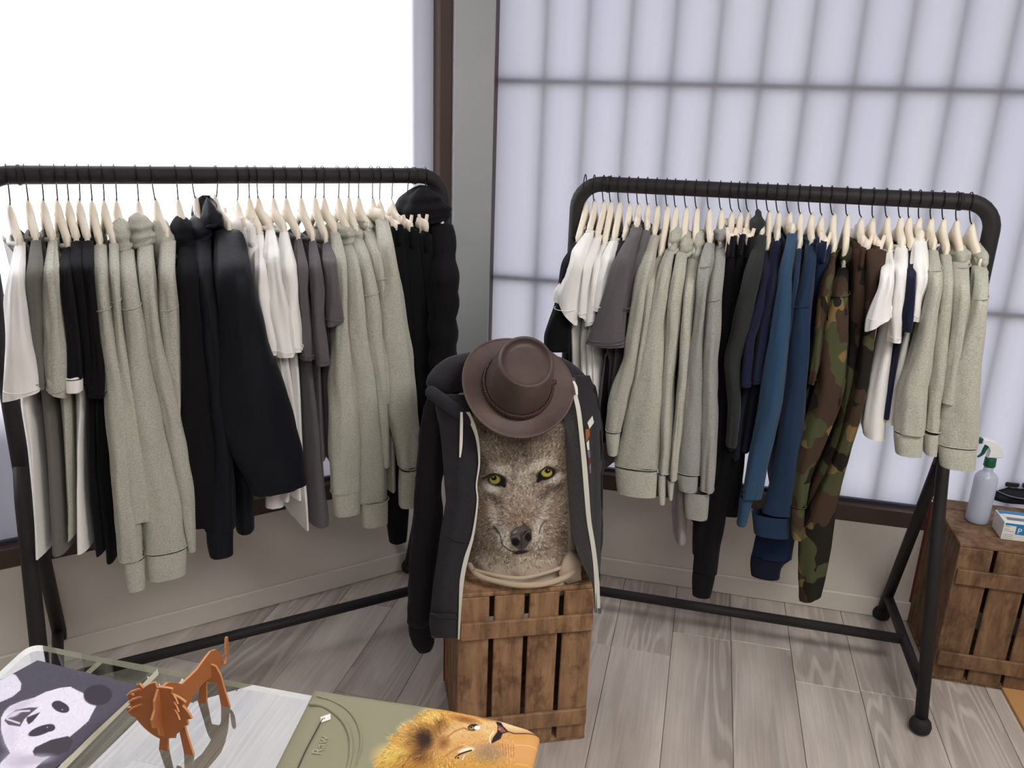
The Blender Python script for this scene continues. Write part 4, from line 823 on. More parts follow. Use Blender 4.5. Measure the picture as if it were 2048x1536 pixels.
hd = empty('zip_hoodie', (.02, 2.02, .55), 'open black zip hoodie with white zip and cords, draped over the torso form', 'hoodie')
def sheet(rows, name, mt, par, th=.006, bulge=.02, nx=14, ny=30, fold=.004, seed=1., under=None):
    """rows: (y, xl, Yl, xr, Yr)"""
    R = np.array(rows, float); yq = np.linspace(R[0, 0], R[-1, 0], ny); top = []; 
    for y in yq:
        xl, Yl, xr, Yr = [np.interp(y, R[:, 0], R[:, k]) for k in (1, 2, 3, 4)]
        for j in range(nx):
            u = j/(nx-1); Y = Yl+(Yr-Yl)*u-bulge*math.sin(PI*u)+fold*(noi(u*3+seed, y*.012, seed)+.6*math.sin(u*11+seed+y*.01)*min(1, (y-R[0, 0])/120))
            top.append(atY(xl+(xr-xl)*u, y, Y))
    top = np.array(top); bot = top+np.array([0, th, 0]); n = nx*ny; f = []
    for i in range(ny-1):
        for j in range(nx-1):
            a = i*nx+j; f.append((a, a+nx, a+nx+1, a+1)); f.append((n+a, n+a+1, n+a+nx+1, n+a+nx))
    edge = [j for j in range(nx)]+[i*nx+nx-1 for i in range(1, ny)]+[(ny-1)*nx+j for j in range(nx-2, -1, -1)]+[i*nx for i in range(ny-2, 0, -1)]
    for a, b in zip(edge, edge[1:]+edge[:1]): f.append((a, b, n+b, n+a))
    return mesh(name, np.vstack([top, bot]), f, mt, par)
sheet([(790, 868, 1.93, 940, 1.90), (825, 872, 1.92, 938, 1.885), (850, 878, 1.90, 950, 1.875), (880, 882, 1.89, 957, 1.87), (925, 886, 1.87, 959, 1.86), (970, 889, 1.85, 953, 1.85), (1000, 892, 1.84, 956, 1.84), (1070, 880, 1.81, 946, 1.83), (1115, 874, 1.80, 933, 1.82), (1160, 867, 1.79, 923, 1.81), (1228, 860, 1.78, 919, 1.80)], 'front_panel', 'hoodblack', hd, seed=2.)
sheet([(1228, 859, 1.778, 918, 1.798), (1250, 858, 1.78, 917, 1.80), (1276, 863, 1.785, 916, 1.80)], 'hem_band', 'hoodblack', hd, ny=8, th=.010, fold=.001, bulge=.022)
mesh('hem_seam', *tube(smoothpath([atY(860, 1227, 1.774), atY(885, 1235, 1.757), atY(918, 1236, 1.792)], 5), .0012, 5), 'hoodblack', hd)
mesh('pocket_seam', *tube(smoothpath([atY(890, 1068, 1.79), atY(915, 1082, 1.795), atY(942, 1086, 1.822)], 5), .0012, 5), 'hoodblack', hd)
sheet([(756, 1132, 1.985, 1150, 1.97), (800, 1128, 1.955, 1157, 1.915), (850, 1128, 1.925, 1163, 1.88), (930, 1133, 1.93, 1170, 1.87), (1000, 1137, 1.93, 1176, 1.86), (1060, 1144, 1.92, 1182, 1.855), (1100, 1152, 1.90, 1187, 1.85), (1140, 1170, 1.88, 1192, 1.85), (1170, 1186, 1.86, 1194, 1.85), (1226, 1190, 1.845, 1196, 1.84)], 'inner_facing', 'lining', hd, seed=4., bulge=.012)
sheet([(752, 1146, 1.975, 1180, 1.99), (790, 1153, 1.93, 1194, 2.0), (850, 1163, 1.89, 1203, 2.0), (930, 1170, 1.88, 1204, 2.0), (1040, 1180, 1.865, 1203, 1.98), (1150, 1192, 1.86, 1200, 1.93)], 'front_panel', 'hoodblack', hd, seed=6., bulge=.01)
def limbY(rows, Y, rt, name, mt, par, seed=1., fold=.005, nseg=22, cap=True, inner=False):
    R = []; rw = np.array(rows, float); yq = np.linspace(rw[0, 0], rw[-1, 0], 34)
    for i, y in enumerate(yq):
        xl, xr, Yv = np.interp(y, rw[:, 0], rw[:, 1]), np.interp(y, rw[:, 0], rw[:, 2]), (np.interp(y, rw[:, 0], rw[:, 3]) if rw.shape[1] > 3 else Y)
        a, b = atY(xl, y, Yv), atY(xr, y, Yv); c = (a+b)/2; rs = np.linalg.norm(b-a)/2; ring = []
        for k in range(nseg):
            g_ = 2*PI*k/nseg; ca, sa = math.cos(g_), math.sin(g_); f = fold*(noi(ca*2+seed, sa*2, y*.02)+.6*noi(ca*4, sa*4+seed, y*.06))
            ring.append((c[0]+ca*(rs+f), Yv+sa*(rt+f), c[2]))
        R.append(ring)
    mesh(name, *rings(R, True, cap, True), mt, par)
limbY([(772, 872, 925, 2.0), (790, 857, 915, 1.98), (815, 847, 906, 1.96), (850, 841, 897, 1.95), (900, 836, 888, 1.94), (975, 830, 884, 1.92), (1050, 824, 885, 1.90), (1120, 819, 878, 1.88), (1200, 816, 867, 1.86), (1240, 815, 863, 1.85)], 1.9, .042, 'sleeve', 'black', hd, 3.)
limbY([(1240, 816, 862, 1.85), (1265, 818, 866, 1.85), (1284, 824, 869, 1.845), (1291, 832, 867, 1.84)], 1.85, .036, 'cuff', 'black', hd, 5., .002)
limbY([(770, 1158, 1190), (800, 1160, 1197), (850, 1166, 1204), (900, 1172, 1206), (1000, 1182, 1206), (1080, 1188, 1204), (1150, 1190, 1199)], 2.02, .04, 'sleeve', 'black', hd, 8.)
# back of the hoodie: a shell around the torso
R = []
for i in range(26):
    v = i/25; z = 1.0-.50*v; ring = []; rx = .135+.05*min(1, v*5); 
    for g_ in np.linspace(-.35, PI+.35, 30):
        f = .004*noi(math.cos(g_)*4, v*6, 3.); ring.append((.022+math.cos(g_)*(rx+f), 2.02+math.sin(g_)*(.09+f+.03*math.sin(v*2)), z+.05*(1-abs(math.cos(g_)))*(1-v)))
    R.append(ring)
nR_ = len(R[0]); Vb = np.array(R).reshape(-1, 3); cb = np.array([.022, 2.02, 0]); inn = Vb.copy(); inn[:, :2] = cb[:2]+(Vb[:, :2]-cb[:2])*.95; fb = []
n_ = len(Vb)
for i in range(25):
    for j in range(nR_-1): a = i*nR_+j; fb += [(a, a+1, a+nR_+1, a+nR_), (n_+a, n_+a+nR_, n_+a+nR_+1, n_+a+1)]
ed = list(range(nR_))+[i*nR_+nR_-1 for i in range(1, 26)]+[25*nR_+j for j in range(nR_-2, -1, -1)]+[i*nR_ for i in range(24, 0, -1)]
for a, b in zip(ed, ed[1:]+ed[:1]): fb.append((a, b, n_+b, n_+a))
mesh('back_panel', np.vstack([Vb, inn]), fb, 'black', hd)
# hood lying round the neck, its folded edge at the left
mesh('hood', *tube(smoothpath([atY(868, 782, 1.95), atY(880, 768, 1.97), atY(905, 752, 2.0), atY(950, 742, 2.05), atY(1035, 735, 2.10), atY(1110, 748, 2.06), atY(1148, 768, 2.03), atY(1170, 795, 2.0)], 5), np.interp(np.linspace(0, 1, 36), [0, .1, .3, .6, .9, 1], [.018, .036, .05, .055, .036, .012]), 18), 'hoodblack', hd)
mesh('hood_edge', *tube(smoothpath([atY(857, 780, 1.93), atY(872, 792, 1.91), atY(900, 812, 1.885), atY(925, 832, 1.87), atY(940, 848, 1.87)], 6), np.interp(np.linspace(0, 1, 25), [0, .1, .6, 1], [.010, .017, .017, .006]), 14), 'hoodblack', hd)
def ribbon(pts, wpx, name, mt, par, th=.004):
    P = smoothpath([(*p, 0) if len(p) == 2 else p for p in pts], 6); v = []
    W = np.interp(np.linspace(0, 1, len(P)), np.linspace(0, 1, len(wpx)), wpx)
    for (x, y, Y), ww in zip(P, W):
        for sx, dY in ((-1, 0), (1, 0), (1, th), (-1, th)): v.append(atY(x+sx*ww/2, y, Y+dY))
    f = []
    for i in range(len(P)-1):
        for j in range(4): a = i*4+j; b = i*4+(j+1) % 4; f.append((a, b, b+4, a+4))
    f += [(3, 2, 1, 0), tuple(len(v)-4+k for k in range(4))]; return mesh(name, v, f, mt, par, False)
ribbon([(934, 824, 1.872), (946, 850, 1.864), (955, 880, 1.858), (958.5, 925, 1.850), (953, 970, 1.840), (955, 1005, 1.831), (946, 1070, 1.818), (933, 1115, 1.807), (924, 1160, 1.797), (920, 1220, 1.789), (917.5, 1279, 1.79)], [11, 9, 6, 3.5, 3, 3.5, 5, 9, 9, 5, 3.5], 'zip_tape', 'zip', hd)
zt_ = ribbon([(1150, 790, 1.905), (1157, 820, 1.885), (1163, 870, 1.868), (1169, 930, 1.86), (1173, 980, 1.853), (1178, 1040, 1.85), (1186, 1090, 1.845), (1191, 1130, 1.842), (1194, 1170, 1.840), (1196, 1226, 1.833)], [9, 9, 9, 10, 10, 9, 9, 9, 10, 9], 'zip_tape', 'zip', hd)
mesh('zip_pull', *bevbox(atY(1199, 1222, 1.825), (.005, 0, 0), (0, .003, 0), (0, 0, .007), .001), 'metal', zt_)
ribbon([(923, 824, 1.858), (923, 850, 1.852), (922, 890, 1.846), (920, 915, 1.842)], [5, 6, 6, 2.5], 'drawstring', 'rope', hd)
ribbon([(1147, 762, 1.895), (1152, 774, 1.888), (1154, 790, 1.882)], [4, 6, 4], 'drawstring', 'rope', hd)
# small printed motif on the right chest: an ear-like white tip above rust and teal patches
for pts, mt in (([(1175, 846), (1185, 832), (1188, 845), (1179, 858)], 'rope'), ([(1171, 860), (1179, 858), (1180, 872), (1172, 884)], 'orange'), ([(1173, 886), (1178, 880), (1179, 902), (1175, 900)], 'cardwhite'), ([(1175, 902), (1180, 898), (1181, 915), (1177, 916)], 'ink'), ([(1176, 918), (1181, 914), (1182, 926), (1178, 930)], 'crate_red'), ([(1178, 932), (1182, 926), (1182, 946), (1180, 948)], 'ink')):
    q = [atY(x, y, 1.872) for x, y in pts]; q2 = [p+np.array([0, .004, 0]) for p in q]; n = len(q)
    mesh('chest_print', q+q2, [tuple(range(n)), tuple(range(2*n-1, n-1, -1))]+[(i, i+n, (i+1) % n+n, (i+1) % n) for i in range(n)], mt, hd, False)

# hat
ht = empty('leather_hat', atY(1034, 786, 1.93), 'brown leather hat with wide brim and braided band on top of the torso form', 'hat')
hc = atY(1035, 771, 1.905); hN = np.array([.17, -.62, .77]); hN /= np.linalg.norm(hN); hU = np.cross([0, 1, 0], hN); hU /= np.linalg.norm(hU); hV = np.cross(hN, hU)
def hp(x, y, h): return hc+(hU*x+hV*y)*.955+hN*h*1.04
def hring(rx, ry, h, lift=0., cy=0., n=56):
    r = []
    for k in range(n):
        a = 2*PI*k/n; ca, sa = math.cos(a), math.sin(a); r.append(hp(rx*ca, cy+ry*sa, h+lift*(ca*ca)-lift*.5*(sa*sa)))
    return r
hs = .148/.148
bo = [(.086, .10, .0, 0), (.100, .112, -.001, .002), (.120, .130, -.001, .006), (.140, .147, .001, .012), (.1455, .152, .003, .014), (.147, .1535, .0015, .014), (.1455, .152, -.001, .014), (.120, .130, -.006, .006), (.086, .10, -.005, 0)]
R = [hring(a, b, h, l) for a, b, h, l in bo]; R.append(R[0]); mesh('brim', *rings(R, True, False, False), 'leather', ht)
mesh('brim_edge', *tube([*hring(.1462, .1527, .0013, .014), hring(.1462, .1527, .0013, .014)[0]], .0028, 8, False), 'leather', ht)
cr_ = [(.090, .103, -.002, 0), (.088, .101, .012, 0), (.083, .095, .045, -.002), (.077, .087, .085, -.005), (.071, .080, .110, -.007), (.067, .076, .1165, -.008), (.0635, .0725, .1165, -.008), (.060, .069, .112, -.008), (.058, .067, .104, -.008), (.045, .055, .101, -.008), (.02, .025, .100, -.008), (.001, .001, .100, -.008)]
M['crown'] = leather('crown_leather', .74); mesh('crown', *rings([hring(a, b, h, 0, c) for a, b, h, c in cr_], True, False, False), 'crown', ht)
for ph in (0, 2*PI/3, 4*PI/3):
    P = []
    for k in range(241):
        a = 2*PI*k/240; w1 = math.sin(a*26+ph)*.0058; P.append(hp((.0915+.0018*math.cos(a*26*2+ph*2))*math.cos(a), (.1045+.0018*math.cos(a*26*2+ph*2))*math.sin(a), .0100+w1))
    mesh('braided_band', *tube(P, .0027, 5, False), 'leather_dark', ht)
mesh('band_knot', *lathe([(.001, -.008), (.007, -.004), (.007, .004), (.001, .008)], hp(.092, .03, .012), hV, 10), 'leather_dark', ht)

# ------------------------------------------------------------------ things on the right crate
zt = .5005
def lathe_z(prof, c, n=28): return lathe(prof, c, n=n)
bc = onz(1959, 1050, zt)+np.array([.006, .03, 0]); sb_ = empty('spray_bottle', bc, 'translucent white spray bottle with green collar and trigger on the right crate', 'spray bottle')
bb_ = mesh('bottle_body', *lathe_z([(.001, 0), (.031, 0), (.034, .004), (.0345, .02), (.0345, .145), (.033, .158), (.026, .170), (.016, .177), (.0145, .182), (.0145, .2), (.001, .2)], bc), 'bottle', sb_)
mesh('liquid', *lathe_z([(.001, .003), (.031, .004), (.0325, .02), (.0325, .105), (.001, .105)], bc), 'whiteplastic', bb_)
mesh('screw_collar', *lathe_z([(.001, .196), (.0175, .196), (.0178, .198), (.0168, .222), (.0155, .224), (.001, .224)], bc), 'green', sb_)
ux = np.array([-.97, .0, .24]); ux = np.array([-1., .05, 0]); ux /= np.linalg.norm(ux); uy = np.cross(ZV, ux)
prof = [(-.030, .228), (-.032, .240), (-.022, .262), (-.002, .280), (.022, .288), (.040, .288), (.041, .276), (.022, .266), (.012, .250), (.014, .226), (-.014, .226)]
v = [bc+ux*a+ZV*h+uy*s_*.0105 for s_ in (-1, -.8, .8, 1) for a, h in [( x*(1 if abs(s_) < .9 else .94), 0) for x, _ in prof] ] if False else []
for s_, sc in ((-1, .9), (-.8, 1), (.8, 1), (1, .9)):
    for a, h in prof: v.append(bc+ux*(.003+(a-.003)*sc)+ZV*(.257+(h-.257)*sc)+uy*s_*.0105)
n = len(prof); f = [tuple(range(n-1, -1, -1)), tuple(3*n+i for i in range(n))]
for k in range(3):
    for i in range(n): f.append((k*n+i, k*n+(i+1) % n, (k+1)*n+(i+1) % n, (k+1)*n+i))
shd = mesh('spray_head', v, f, 'whiteplastic', sb_, False)
mesh('nozzle', *bevbox(bc+ux*.046+ZV*.281, ux*.006, uy*.009, ZV*.009, .002), 'green', shd, False)
mesh('trigger', *tube(smoothpath([bc+ux*.020+ZV*.268, bc+ux*.026+ZV*.250, bc+ux*.030+ZV*.236, bc+ux*.042+ZV*.224], 4), [.007, .0068, .0066, .0065, .0065, .006, .006, .0055, .005, .0045, .004, .0035, .003], 8), 'green', sb_)
gx = np.array([math.cos(-.223), math.sin(-.223), 0]); gy = np.array([-gx[1], gx[0], 0])
g0 = onz(2001, 1078, zt); gb = empty('glove_box', g0+gx*.06+gy*.045, 'white and blue disposable glove box beside the spray bottle', 'box')
BW, BD, BH = .22, .088, .062
def bp(a, b_, c): return g0+gx*a+gy*b_+ZV*c
mesh('carton', *bevbox(bp(BW/2, BD/2, BH/2-.001), gx*BW/2, gy*BD/2, ZV*(BH/2-.001), .0012), 'cardwhite', gb, False)
def slab(name, a0, a1, b0, b1, c0, c1, mt, par=gb): mesh(name, *boxv(bp((a0+a1)/2, (b0+b1)/2, (c0+c1)/2), gx*(a1-a0)/2, gy*(b1-b0)/2, ZV*(c1-c0)/2), mt, par, False)
slab('blue_stripe', .004, BW, -.0006, .0004, .050, .057, 'blueink'); slab('blue_panel', .036, .12, -.0006, .0004, .022, .050, 'blueink')
slab('blue_stripe', .004, BW, .060, .084, BH-.002, BH-.001, 'blueink'); slab('top_flap', .012, BW, .040, .058, BH-.002, BH+.0002, 'cardwhite'); slab('opening', .014, BW-.02, .018, .038, BH-.002, BH-.0012, 'ink')
for c0 in (.045, .036): slab('print_line', .004, .018, -.0006, .0002, c0, c0+.0012, 'ink')
for c0 in (.030, .018, .012, .006): slab('print_line', .004, .032, -.0006, .0002, c0, c0+.0009, 'ink')
def text(s, name, pos, ex, ez, size, mt, par, lab=None, ext=.0004):
    cu_ = bpy.data.curves.new(name, 'FONT'); cu_.body = s; cu_.size = size; cu_.extrude = ext; o = bpy.data.objects.new(name, cu_); C.objects.link(o); cu_.materials.append(M[mt])
    ex = np.asarray(ex, float); ez = np.asarray(ez, float); ey = np.cross(ex, ez); pp = np.asarray(pos)-np.array(par.location)
    o.matrix_world = Matrix(((ex[0], ez[0], ey[0], pp[0]), (ex[1], ez[1], ey[1], pp[1]), (ex[2], ez[2], ey[2], pp[2]), (0, 0, 0, 1)))
    me = bpy.data.meshes.new_from_object(o); mw = o.matrix_world.copy(); bpy.data.objects.remove(o); o = bpy.data.objects.new(name, me); C.objects.link(o); o.matrix_world = mw
    o.parent = par; return o
text('P', 'letter_print', bp(.040, -.0012, .026), gx, ZV, .026, 'cardwhite', gb)
bk = onz(2030, 1000, zt)+np.array([0, .01, 0]); bg = empty('black_pouch', bk, 'black pouch with buckled straps behind the glove box', 'pouch')
R = []
for i in range(10):
    v_ = i/9; ring = []
    for k in range(26):
        a = 2*PI*k/26; q = (1-v_**3*.55); f = 1+.12*noi(math.cos(a)*2, math.sin(a)*2, v_*3)
        ring.append(bk+gx*(.085*q*f*math.copysign(abs(math.cos(a))**.7, math.cos(a)))+gy*(.045*q*f*math.copysign(abs(math.sin(a))**.7, math.sin(a)))+ZV*(.050*v_+.012*v_*noi(math.cos(a)*2, math.sin(a)*2, 4.)))
    R.append(ring)
mesh('pouch_body', *rings(R), 'navyblack', bg)
for a0, b0, dz in ((-.022, -.01, .060), (.03, -.02, .064)):
    mesh('buckle', *bevbox(bk+gx*a0+gy*b0+ZV*dz, gx*.022, gy*.014, ZV*.008, .003), 'blackplastic', bg, False)
mesh('cord', *tube(smoothpath([bk+gx*-.07-gy*.03+ZV*.035, bk+gx*-.03-gy*.05+ZV*.028, bk+gx*.03-gy*.05+ZV*.024, bk+gx*.08-gy*.045+ZV*.02], 5), .0018, 6), 'ink', bg)
bk2 = onz(1944, 1012, zt)+gy*.02+gx*.02; st = empty('black_stand', bk2, 'slim black curved stand behind the spray bottle', 'stand')
mesh('stand_edge', *bevbox(bk2+ZV*.037, gx*.013, gy*.010, ZV*.036, .004), 'blackplastic', st)
# tan board on the floor at the lower right
t0 = onz(2002, 1380, .0); ta = onz(2048, 1465, 0)-t0; ta /= np.linalg.norm(ta); tb = np.array([-ta[1], ta[0], 0]); tb = tb if tb[0] > 0 else -tb
tbm = empty('tan_board', t0+ta*.3+tb*.15, 'tan board lying on the floor in front of the right crate', 'board')
mesh('board', *bevbox(t0+ta*.30+tb*.16+ZV*.006, ta*.30, tb*.16, ZV*.006, .002), 'tan', tbm, False)

# ------------------------------------------------------------------ glass tables, lower left
ZT = .720
def slabpoly(pts, z0, z1, name, par, r_edge=.0):
    n = len(pts); v = [np.array([p[0], p[1], z0]) for p in pts]+[np.array([p[0], p[1], z1]) for p in pts]
    f = [tuple(range(n-1, -1, -1)), tuple(range(n, 2*n))]+[(i, (i+1) % n, (i+1) % n+n, i+n) for i in range(n)]
    return mesh(name, v, f, None, par, False, mats=['glass', 'glassedge'], fmat=[0, 0]+[1]*n)
def ccw(p): 
    a = sum(p[i][0]*p[(i+1) % len(p)][1]-p[(i+1) % len(p)][0]*p[i][1] for i in range(len(p))); return p if a > 0 else p[::-1]
zg = ZT+.040; zr = ZT+.016
K0 = onz(62, 1286, zg)[:2]; K1 = onz(373, 1349, zg)[:2]; be = (K1-K0)/np.linalg.norm(K1-K0); K2 = onz(0, 1343, zg)[:2]; le = (K2-K0)/np.linalg.norm(K2-K0)
Q0 = onz(316, 1337, zg)[:2]; Q1 = onz(120, 1533, zg)[:2]; qe = (Q1-Q0)/np.linalg.norm(Q1-Q0)
def legs(par, pts, zt_):
    for p in pts: mesh('leg', *bevbox(np.array([p[0], p[1], zt_/2]), (.012, 0, 0), (0, .012, 0), (0, 0, zt_/2), .002), 'metal', par, False)
arc = [K0+be*.03*(1-t)**2+le*.03*t**2 for t in np.linspace(0, 1, 7)]
Q0 = K0+be*float((Q0-K0)@be)
A_ = [*arc, K0+le*.95, Q0+qe*.95, Q0]
tl = empty('glass_table', (*(K0+be*.3+le*.5), 0), 'low clear glass table with rounded corner under the panda t-shirt', 'table', 'glass display tables')
slabpoly(ccw(A_), zg-.012, zg, 'glass_top', tl)
legs(tl, [K0+le*.86+be*.06, Q0+qe*.86-be*.08, K0+le*.55+be*.05, Q0+qe*.6-be*.06], zg-.012)
B0 = onz(453, 1360, zr)[:2]; B1 = onz(622, 1391, zr)[:2]; b2 = (B1-B0)/np.linalg.norm(B1-B0); S0 = B0-b2*.25
tr_ = empty('glass_table', (*(B0+b2*.2+qe*.4), 0), 'low clear glass table carrying the wooden lion and khaki t-shirt', 'table', 'glass display tables')
W2 = float((onz(1060, 1478, zr)[:2]-S0)@b2)
A_ = [S0, S0+b2*W2, S0+b2*W2+qe*.95-b2*.05, S0+qe*.95]
slabpoly(ccw(A_), zr-.012, zr, 'glass_top', tr_)
legs(tr_, [S0+qe*.86+b2*.2, S0+b2*(W2-.1)+qe*.86, S0+qe*.6+b2*.2, S0+b2*(W2-.1)+qe*.6], zr-.012)

def flat_tee(name, label, top, bot, z, nu, nv, th, mt, canvas, fx, gain, par=None, wob=.0):
    """top and bot: photo polylines (parameter u), joined straight on the table plane"""
    e0 = par
    top = np.array(top, float); bot = np.array(bot, float); uu = np.linspace(0, 1, nu)
    def al(P): d = np.r_[0, np.cumsum(np.hypot(*np.diff(P, axis=0).T))]; d /= d[-1]; return np.stack([np.interp(uu, d, P[:, 0]), np.interp(uu, d, P[:, 1])], 1)
    tA = np.array([onz(x, y, z) for x, y in al(top)]); bA = np.array([onz(x, y, z) for x, y in al(bot)]); V = []
    for j in range(nv):
        v = j/(nv-1); P = tA*(1-v)+bA*v; ed = np.minimum(np.minimum(uu, 1-uu)*14, min(v, 1-v)*14); hgt = th*np.sqrt(np.clip(ed*(2-np.clip(ed, 0, 1)), 0, 1))
        hgt = hgt+wob*np.array([noi(p[0]*9, p[1]*9, 1.) for p in P])*np.clip(ed, 0, 1); Q = P.copy(); Q[:, 2] = z+.0006+hgt; V.append(Q)
    V = np.array(V).reshape(-1, 3); n = len(V); B_ = V.copy(); B_[:, 2] = z+.0004; f = []
    for j in range(nv-1):
        for i in range(nu-1): a = j*nu+i; f.append((a, a+nu, a+nu+1, a+1))
    ed = list(range(nu))+[j*nu+nu-1 for j in range(1, nv)]+[(nv-1)*nu+i for i in range(nu-2, -1, -1)]+[j*nu for j in range(nv-2, 0, -1)]
    nb = len(ed); Bd = B_[ed]
    for k in range(nb): a, b = ed[k], ed[(k+1) % nb]; f.append((a, b, n+(k+1) % nb, n+k))
    f.append(tuple(n+k for k in range(nb)))
    vv = np.vstack([V, Bd]); o = mesh(name, vv, f, mt, e0)
    P0_ = vv.copy(); P0_[:, 2] = z; px, py = proj(P0_); X, Y = fx(px, py); paint_print(o, canvas.sample(X, Y), gain); return o

# panda print: canvas in thirds of the crop (scale 2 per photo pixel) with margin
PX, PY = 160, 20
cp = Canvas(800, 760, (82, 80, 92))
def pp_(x, y): return x/3+PX*2, y/3+PY
def pe(cx, cy, rx, ry, col, rot=0, soft=.1, al=1.): x, y = pp_(cx, cy); cp.ell(x, y, rx/3, ry/3, col, rot, soft, al)
def pl(pts, wd, col, soft=1., al=1.): cp.line([pp_(*p) for p in pts], wd/3, col, soft, al)
cp.poly([pp_(*p) for p in [(30, 1500), (130, 1400), (60, 1260), (20, 1120), (20, 980), (60, 900), (130, 830), (250, 780), (420, 730), (560, 660), (720, 620), (860, 605), (1010, 680), (1110, 800), (1165, 825), (1120, 910), (1070, 1010), (960, 1110), (860, 1190), (700, 1380), (520, 1500), (300, 1700), (-200, 1800)]], (222, 218, 232), 3)
cp.poly([pp_(*p) for p in [(-200, 470), (140, 425), (200, 460), (265, 560), (255, 640), (160, 720), (0, 790), (-250, 860)]], (216, 212, 226), 3)
cp.fur(9000, 10, lambda x, y: np.full(len(x), 2.5), .10, None, .5)
pe(1180, 700, 170, 125, (62, 59, 68), -5, .06); pe(250, 830, 160, 40, (196, 188, 204), -22, .5, .8); pe(120, 1180, 90, 160, (204, 196, 212), 0, .5, .6)
pl([(860, 605), (720, 622), (600, 660)], 10, (240, 238, 246))
pe(735, 845, 108, 62, (66, 62, 72), 22, .06); pe(700, 820, 72, 52, (66, 62, 72), 0, .06); pe(755, 876, 7, 5, (230, 230, 240), 0, .3)
pe(505, 1125, 165, 52, (66, 62, 74), -20, .06); pe(600, 1100, 70, 42, (66, 62, 74), -8, .06); pe(575, 1090, 7, 5, (230, 230, 240), 0, .3)
cp.poly([pp_(*p) for p in [(490, 905), (430, 930), (330, 970), (325, 1010), (350, 1055), (400, 1020), (450, 960)]], (70, 64, 74), 2)
cp.poly([pp_(*p) for p in [(465, 850), (360, 850), (200, 880), (100, 950), (60, 1010), (110, 1060), (250, 1080), (300, 990), (390, 910)]], (92, 84, 94), 3)
pl([(360, 890), (240, 900), (150, 940), (90, 985), (150, 1010), (240, 1040)], 22, (214, 210, 222), 2); pe(180, 930, 80, 28, (206, 200, 214), -25, .4)
cp.poly([pp_(*p) for p in [(400, 1380), (430, 1330), (620, 1240), (820, 1195), (860, 1215), (890, 1260), (820, 1370), (680, 1430), (500, 1450), (420, 1430)]], (70, 66, 74), 2)
pe(420, 1480, 220, 60, (182, 174, 190), -8, .4, .7); pe(200, 1500, 160, 110, (186, 178, 194), 0, .5, .6)
tp = empty('panda_t_shirt', onz(100, 1420, zg), 'dark grey t-shirt printed with a black and white panda, folded on the left glass table', 't-shirt')
flat_tee('printed_body', '', [(76, 1322), (170, 1346), (262, 1368), (286, 1374)], [(-250, 1500), (-150, 1560), (-60, 1622), (-12, 1652)], zg, 330, 330, .006, 'panda', cp, lambda x, y: (x*2+PX*2, (y-1280)*2+PY), 1.15, tp)

# lion print: canvas at 3 per photo pixel
cl = Canvas(1440, 900, (146, 143, 118))
def lq(x, y): return (x/5.12+150)*3, (y/5.12+40)*3
def le_(cx, cy, rx, ry, col, rot=0, soft=.4, al=1.): x, y = lq(cx, cy); cl.ell(x, y, rx/5.12*3, ry/5.12*3, col, rot, soft, al)
def ll(pts, wd, col, soft=1.4, al=1.): cl.line([lq(*p) for p in pts], wd/5.12*3, col, soft, al)
mane = [(900, 200), (860, 260), (800, 270), (760, 330), (690, 350), (640, 410), (560, 430), (520, 480), (470, 530), (400, 560), (430, 610), (360, 680), (330, 740), (250, 790), (280, 900), (330, 1020), (500, 1150), (900, 1250), (1700, 1250), (1900, 1000), (1920, 480), (1700, 300), (1300, 160)]
cl.poly([lq(*p) for p in mane], (208, 166, 98), 6)
mreg = np.zeros((cl.h, cl.w)); tmp = Canvas(cl.w, cl.h, (0, 0, 0)); tmp.poly([lq(*p) for p in mane], (1, 1, 1), 8); mreg = tmp.a[..., 0]
le_(420, 760, 150, 110, (226, 200, 120), 0, .6, .9); le_(620, 500, 110, 90, (224, 190, 124), -30, .6, .8); le_(860, 330, 110, 90, (232, 202, 128), 0, .6, .8); le_(760, 600, 150, 120, (120, 88, 58), 30, .6, .9); le_(770, 590, 70, 90, (70, 54, 46), -20, .5, .9); le_(930, 470, 60, 80, (130, 90, 52), 20, .6, .8)
le_(720, 760, 100, 80, (110, 82, 52), 0, .6, .7); le_(600, 900, 200, 120, (180, 136, 76), 0, .6, .8)
mx_, my_ = lq(820, 600)
cl.fur(9000, 44, lambda x, y: np.arctan2(y-my_, x-mx_-60), .36, mreg*(cl.X < lq(1050, 0)[0]), .35, 3)
# spiky mane tips over the khaki cloth
nt_ = 1600; ti = rng.uniform(0, 15, nt_); mp_ = np.array([lq(*p) for p in mane[:17]]); kk = ti.astype(int); fr_ = (ti-kk)[:, None]; bx = mp_[kk]*(1-fr_)+mp_[kk+1]*fr_
for (x, y) in bx:
    a = math.atan2(y-my_, x-mx_-60)+rng.normal()*.25; Lh = rng.uniform(12, 46); xx = x-math.cos(a)*12+np.arange(int(Lh))*math.cos(a); yy_ = y-math.sin(a)*12+np.arange(int(Lh))*math.sin(a)
    g_ = (xx > 1) & (xx < cl.w-2) & (yy_ > 1) & (yy_ < cl.h-2); xi, yi = xx[g_].astype(int), yy_[g_].astype(int); c_ = np.array([(226, 196, 120), (204, 160, 92), (238, 220, 170), (150, 110, 62)][int(rng.integers(4))], float); al = np.linspace(.8, .1, len(xi))[:, None]
    cl.a[yi, xi] = cl.a[yi, xi]*(1-al)+c_*al
le_(1230, 330, 260, 90, (226, 178, 104), 10, .6, .9); le_(1150, 500, 230, 110, (230, 196, 150), -18, .6, .9); le_(1300, 620, 260, 120, (222, 182, 128), -10, .6, .9); le_(980, 700, 150, 90, (214, 172, 116), 0, .6, .8); le_(1640, 400, 190, 80, (240, 220, 188), 14, .5, .95)
